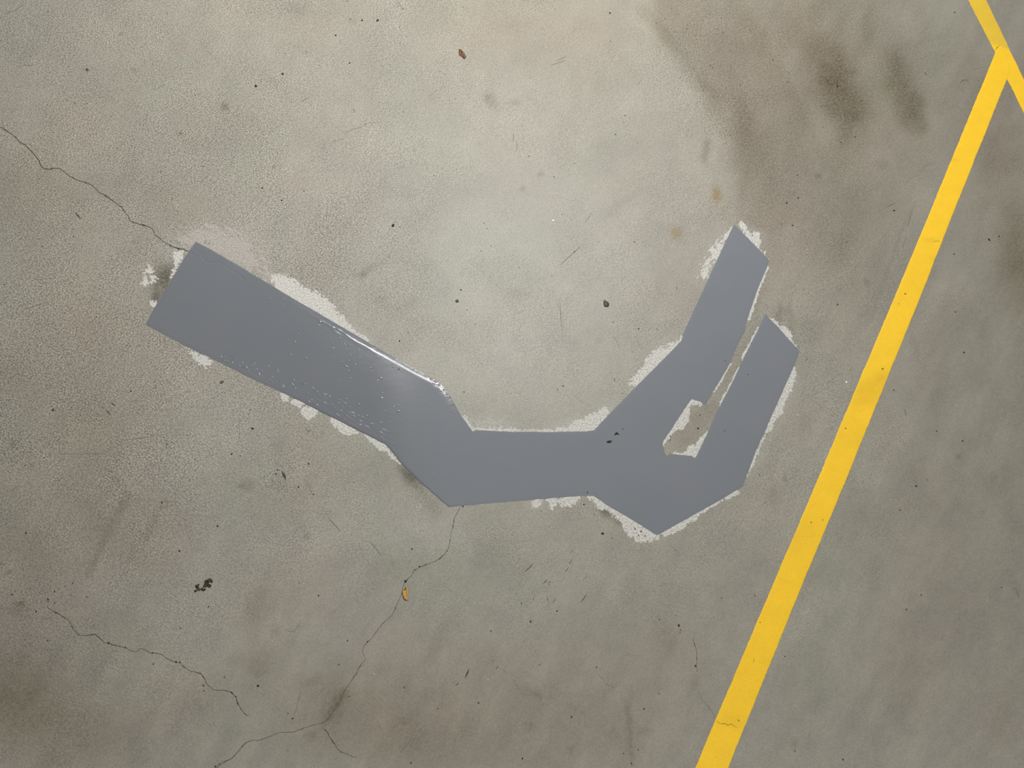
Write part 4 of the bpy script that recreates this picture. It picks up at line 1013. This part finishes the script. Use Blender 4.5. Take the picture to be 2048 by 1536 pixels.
lump("rubber_chip", 1212, 607, rel([(1209.3, 598.6), (1210.6, 600.2), (1213, 602.3), (1216.6, 604.6), (1218, 608.5), (1217, 613), (1215.3, 614.8), (1213, 613.8), (1210.6, 614.9), (1208, 612.3), (1207.2, 607), (1207.4, 603.2), (1208.3, 601)], (1212, 607)),
     2.6, M_CHIP, "dark grey chip with a pointed corner in the pale middle", "chip", seed=21)
lump("dirt_crumb", 786, 451, ell(2.6, 3.6, 10, 9, 3), 2.2, M_GRIT, "round black crumb left of the pale middle", "dirt crumb", seed=22)
lump("dirt_crumb", 1217.5, 883.6, rel([(1213.5, 885.2), (1215.8, 881.6), (1220, 881.2), (1222, 882.6), (1224.6, 881.2), (1224.2, 883), (1221.6, 886.2), (1217, 886)], (1218, 883.6)), 1.4, M_GRIT,
     "lower of two black crumbs lying on the grey paint", "dirt crumb", z=0.0005, seed=23)
lump("dirt_crumb", 1233.5, 867.5, rel([(1229, 870), (1231, 866), (1234, 863.6), (1236, 866), (1239, 869.4), (1237, 870), (1234.6, 868.6), (1231.6, 869.4), (1230.4, 871)], (1233.8, 867.5)), 1.4, M_GRIT,
     "upper of two black crumbs lying on the grey paint", "dirt crumb", z=0.0005, seed=24)
# black clump: one crumbly mass with two lobes
root = obj("dirt_clump", None, None, None, "crumbled black clump of dirt on the darker lower left floor", "dirt clump", loc=(float(G(407, 1168)[0]), float(G(407, 1168)[1]), 0))
rr = random.Random(5)
for (cu, cv, a, b, t) in [(415, 1163, 6.5, 4.0, -30), (420, 1161, 4.0, 3.4, 0), (413, 1170, 5.0, 3.0, -25), (419, 1172, 3.6, 2.2, -20), (408, 1179.5, 3.6, 1.8, -15), (403, 1178, 3.4, 1.4, -20), (394, 1173, 3.0, 2.4, 0), (396, 1176.5, 2.6, 2.0, 40), (391, 1181.5, 3.4, 1.6, -10), (398, 1180, 2.0, 1.6, 0), (397, 1169.5, 1.6, 1.4, 0), (424, 1164, 1.2, 2.0, 20)]:
    p = PX(cu, cv)
    mm = lump_mesh("crumb", ell(a * 1.2, b * 1.35, t, 9, rr.randint(0, 999), 0.3), rr.uniform(1.2, 2.6), rr.randint(0, 999), p)
    o = obj("crumb", mm, M_MOSS, root)
    gx, gy = G(cu, cv); rx, ry = G(407, 1168)
    o.location = (float(gx - rx), float(gy - ry), 0)

for (u, v, a, b, t, h, mt, nm, lab, ct) in [
        (1106.5, 441.5, 2.4, 2.6, 20, 2.0, M_PELLET, "white_pellet", "tiny white pellet in the pale middle", "pellet"),
        (1693, 764.5, 2.0, 2.6, 10, 1.6, M_PELLET, "white_pellet", "tiny cream pellet beside the long yellow line", "pellet"),
        (444, 764, 4.6, 2.6, -25, 1.4, M_BROWNGRIT, "dirt_crumb", "brown crumb below the grey arm", "dirt crumb"),
        (174, 140, 2.4, 4.6, -25, 1.4, M_BROWNGRIT, "dirt_crumb", "brown splinter on the rough upper left concrete", "dirt crumb"),
        (914, 602, 3.8, 3.2, -15, 1.2, M_CHIP, "rubber_chip", "small heart-shaped grey chip left of the larger dark chip", "chip"),
        (512, 172, 2.4, 3.4, -20, 1.8, M_GRIT, "dirt_crumb", "black crumb on the rough concrete near the top", "dirt crumb"),
        (755, 41, 2.0, 3.2, 15, 1.6, M_GRIT, "dirt_crumb", "black oval crumb nearest the top edge", "dirt crumb"),
        (811.3, 1162.5, 2.5, 2.4, 10, 1.8, M_GRIT, "dirt_crumb", "round black crumb just above the yellow leaf", "dirt crumb"),
        (106, 820, 1.8, 2.8, 0, 1.6, M_GRIT, "dirt_crumb", "black oval crumb near the left edge of the floor", "dirt crumb"),
        (505, 857, 2.8, 1.8, 25, 1.4, M_GRIT, "dirt_crumb", "black crumb under the middle of the grey arm", "dirt crumb"),
        (1205, 1067, 3.0, 2.2, 0, 1.4, M_GRIT, "dirt_crumb", "black crumb below the inner bend of the fork", "dirt crumb"),
        (1358, 1251, 2.2, 2.4, 20, 1.6, M_GRIT, "dirt_crumb", "black crumb between the point and the yellow line", "dirt crumb"),
        (516, 1371.5, 2.2, 2.0, 0, 1.6, M_GRIT, "dirt_crumb", "black crumb near the lower jagged crack", "dirt crumb"),
        (1978, 479, 1.8, 2.6, -25, 1.4, M_GRIT, "dirt_crumb", "black crumb right of the long yellow line", "dirt crumb")]:
    lump(nm, u, v, ell(a, b, t, 9, int(u)), h, mt, lab, ct, z=0.0, seed=int(v))

SPECKS = """96,24 140,106 61,113 66,143 150,207,b 170,217 222,233 279,259 391,191 361,267,b 322,343 137,364 335,27 475,24 407,333,b
694,3 796,12 806,18 724,41,2 701,38,b 671,71,1.8 813,73 799,54 868,37 926,14 699,126,1.8 638,131 565,148,2.2 543,158 583,204 648,296 524,376,2 608,382,b 913,339 911,198 868,351
1220,26,1.9 1221,83 1313,46 1250,231,t 1248,245 1231,269,1.5 1149,327 1108,354,1.6 1058,312,t 1420,131,1.5 1460,270 1470,347 1446,67 1374,58 1330,38 1343,18 1443,37 1375,50 1425,135
1909,25,1.6 1546,120,1.6 1675,173,1.7 1722,202,1.6 1710,274,1.6 1682,285,1.6 1646,254 1809,173,b 1611,347 1595,350,b 
147,473,b 86,493 430,394 292,385 9,569,b 193,634,1.6 211,678 75,692,b 471,465 370,448
563,401,1.8 800,454 582,551 669,547 922,580,1.8 934,620 951,648 816,666 799,682,2 817,701 982,492 968,447 974,457 967,543 962,502
1149,503,1.6 1038,535 1104,552 1197,484 1125,429 1277,658,1.6 1226,644,t 1269,484,t 
1596,396,b2.2 1573,406,1.8 1585,451,b2.2 1563,448 1788,421,2 1998,473,1.7 1675,609,1.9 1693,484,1.4 1928,705,1.9 1908,508,b 1911,624,b
262,782,1.7 170,806 463,908,1.9 324,1005,1.7 435,1052,2 359,1102,2 52,1066,2 498,828 480,911
555,940,1.8 552,948,1.8 597,974,1.8 627,989,1.8 617,928,1.8 528,955 617,862,b 928,784,t 824,1098,1.8 839,1133,1.7 894,1102,1.5 926,1013,1.8
1115,779 1126,772,b 1245,787 1168,1009,1.9 1282,1062,b1.8 1189,1030 1400,830,1.5 1396,857,1.9 1341,872,1.6 1224,1076 1519,950 1530,1005
1788,780,b 1873,862,b 1925,882,1.7 1832,972,1.9 1800,1020,b 1853,960 
109,1183,2 24,1189,1.8 96,1199,1.9 109,1206,1.6 72,1223,1.7 417,1213,1.9 174,1194,b 146,1166,b 95,1281,b2 217,1286,2 251,1295,2 305,1306,1.8 307,1328,b 407,1371,b2.2 408,1382,b 472,1393,1.7 449,1354,b 431,1533,1.9 361,1256,b 102,1339 482,1417 97,1203 352,1324,1.9 360,1324,1.7
637,1191,1.7 735,1283,1.8 695,1281,1.7 678,1329,1.6 585,1437,1.9 576,1427,1.5 957,1406,b2 876,1417,1.6 822,1526,1.8 808,1375,b 698,1393,1.5 982,1262,b 748,1348,w1.6 976,1359,w1.6
1114,1222,1.7 1061,1243,1.9 1043,1207,b 1361,1260,b 1391,1332,2 1319,1239,b 1318,1387 1288,1418,2 1143,1434,1.9 1193,1335,1.6 1045,1517,2 1276,1500,b 1247,1507,1.6 1263,1527,1.7 1510,1191,1.5 1443,1196,1.4 1099,1170
1813,1219,b1.9 1570,1313,1.5 1686,1519,b2.2 1590,1502,1.5 2003,1175,1.4 1842,1190,b 1360,1265 73,1160 40,1170 60,1178 78,1185 118,1178 30,1182 125,1192 142,1190 100,1300 45,1255
1575,165 1480,170 1500,60 1500,240 1270,1058,b2 1282,1063,t2.4 1290,1072,b1.8 1277,1071,t2"""


def speck(tok, i, store={}):
    f = tok.split(",")
    u, v = float(f[0]), float(f[1])
    kind, r = 'k', 1.2
    if len(f) > 2:
        s = f[2]
        if s[0] in 'btw':
            kind = s[0]; s = s[1:]
            r = 1.7
        if s:
            r = float(s)
    mt = {'k': M_GRIT, 'b': M_BROWNGRIT, 't': M_TAN, 'w': M_PELLET}[kind]
    var = (kind, i % 5)
    if var not in store:
        m = lump_mesh("grit_speck", ell(1.0, 0.85, 0, 7, i, 0.25), 1.0, i, 1.0)
        m.materials.append(mt)
        store[var] = m
    r *= 0.74 if r < 1.65 else 0.86
    x, y = G(u, v)
    o = obj("grit_speck", store[var], None, None, None, "grit", None, loc=(float(x), float(y), 0.0))
    p = PX(u, v)
    e = 1 + 0.35 * random.random()
    o.scale = (r * p, r * p * e, 0.9 * r)
    o.rotation_euler = (0, 0, random.uniform(0, 6.28))
    return o, kind, u, v


LANDMARKS = [("the red-brown leaf scrap", 924, 108), ("the yellow leaf scrap", 811, 1188), ("the black dirt clump", 407, 1168), ("the dark pointed chip", 1212, 607),
             ("the squared end of the grey arm", 340, 567), ("the tip of the upper grey prong", 1468, 449), ("the tip of the outer grey prong", 1531, 629),
             ("the lowest point of the grey shape", 1313, 1070), ("the lower bend of the grey arm", 897, 1014), ("the inner corner of the grey fork", 1188, 861),
             ("the meeting of the yellow lines", 2000, 100), ("the larger rust spot", 1433, 393), ("the smaller rust spot", 1352, 464), ("the two black crumbs on grey paint", 1226, 876),
             ("the bottom of the bare slot", 1360, 910), ("the near end of the yellow line", 1425, 1536), ("the crack at the left edge", 0, 253), ("the forking of the lower crack", 645, 1452),
             ("the dark twin brown stains", 1740, 180), ("the cream pellet by the yellow line", 1693, 765), ("the white pellet", 1106, 441), ("the brown crumb below the grey arm", 444, 764),
             ("the start of the jagged crack", 93, 1208), ("the top left corner of the photo", 0, 0), ("the bottom left corner of the photo", 0, 1536), ("the bottom right corner of the photo", 2048, 1536), ("the olive stain at the right edge", 2035, 510),
             ("the middle of the long yellow line", 1700, 900), ("the white paint blocks under the arm", 615, 826), ("the white strip above the glossy edge", 610, 585), ("the clustered dark scratches below the arm", 215, 820),
             ("the short dark dashes near the bottom", 1090, 1180), ("the grey smudge above the glossy edge", 742, 540), ("the grey smudge below the leaf", 985, 205), ("the middle of the jagged crack", 300, 1306),
             ("the brown splinter", 174, 140), ("the oval crumb by the top edge", 755, 41), ("the upper bend of the grey arm", 945, 863), ("the thick black dash below the arm", 567, 951), ("the small heart-shaped chip", 914, 602),
             ("the outer end of the jagged crack", 498, 1432), ("the top of the lower crack", 920, 1015), ("the upper end of the dark diagonal sweep", 1340, 40), ("the paired scratches near the top", 1118, 121), ("the faint curved hairline", 712, 257), ("the brown stain at the bottom edge", 1080, 1520)]
ORD = ["nearest", "second nearest", "third nearest", "fourth nearest", "fifth nearest", "sixth nearest", "seventh nearest", "eighth nearest", "ninth nearest", "tenth nearest", "eleventh nearest", "twelfth nearest"]
WORD = {'k': "black", 'b': "brown", 't': "tan", 'w': "white"}
ALL = [speck(tok, i) for i, tok in enumerate(SPECKS.split())]
for kd, word in WORD.items():
    S = [a for a in ALL if a[1] == kd]
    if not S:
        continue
    P = np.array([(a[2], a[3]) for a in S])
    D = np.array([np.hypot(P[:, 0] - lu, P[:, 1] - lv) for _, lu, lv in LANDMARKS])
    rank = D.argsort(1).argsort(1)
    for j, a in enumerate(S):
        best = int(rank[:, j].argmin())
        rk = int(rank[best, j])
        a[0]["group"] = word + " grit specks on the concrete"
        if rk < len(ORD):
            a[0]["label"] = "tiny %s grit speck %s to %s" % (word, ORD[rk], LANDMARKS[best][0])
        else:
            a[0]["label"] = "tiny %s grit speck on open concrete away from the other marks" % word

# specks stuck on the painted surfaces belong to the paint they sit on
for (u, v, r, par, z, mt) in [(798, 739, 1.9, PATCHO, 0.0016, M_CHIP), (1246, 858, 1.3, PATCHO, 0.0003, M_CHIP), (1175, 985, 1.6, PATCHO, 0.0003, M_GRIT), (1450, 722, 1.2, PATCHO, 0.0003, M_CHIP), (1495, 749, 1.2, PATCHO, 0.0003, M_CHIP), (1449, 862, 1.2, PATCHO, 0.0003, M_CHIP),
                              (1810, 588, 2.2, longl, 0.0006, M_YVEIN), (1765, 738, 2.4, longl, 0.0006, M_YVEIN), (1691, 857, 1.8, longl, 0.0006, M_YVEIN), (1622, 1045, 1.8, longl, 0.0006, M_YVEIN), (1520, 1245, 1.4, longl, 0.0006, M_YVEIN), (1645, 1040, 1.3, longl, 0.0006, M_YVEIN), (1797, 608, 1.2, longl, 0.0006, M_YVEIN), (1478, 1441, 1.4, longl, 0.0006, M_YVEIN)]:
    m = lump_mesh("embedded_speck", ell(r, r * 0.9, 0, 7, int(u)), 0.6, int(v), PX(u, v))
    x, y = G(u, v)
    zz = patch_z(u, v) if par is PATCHO else z
    obj("embedded_speck", m, mt, par, loc=(float(x), float(y), zz))
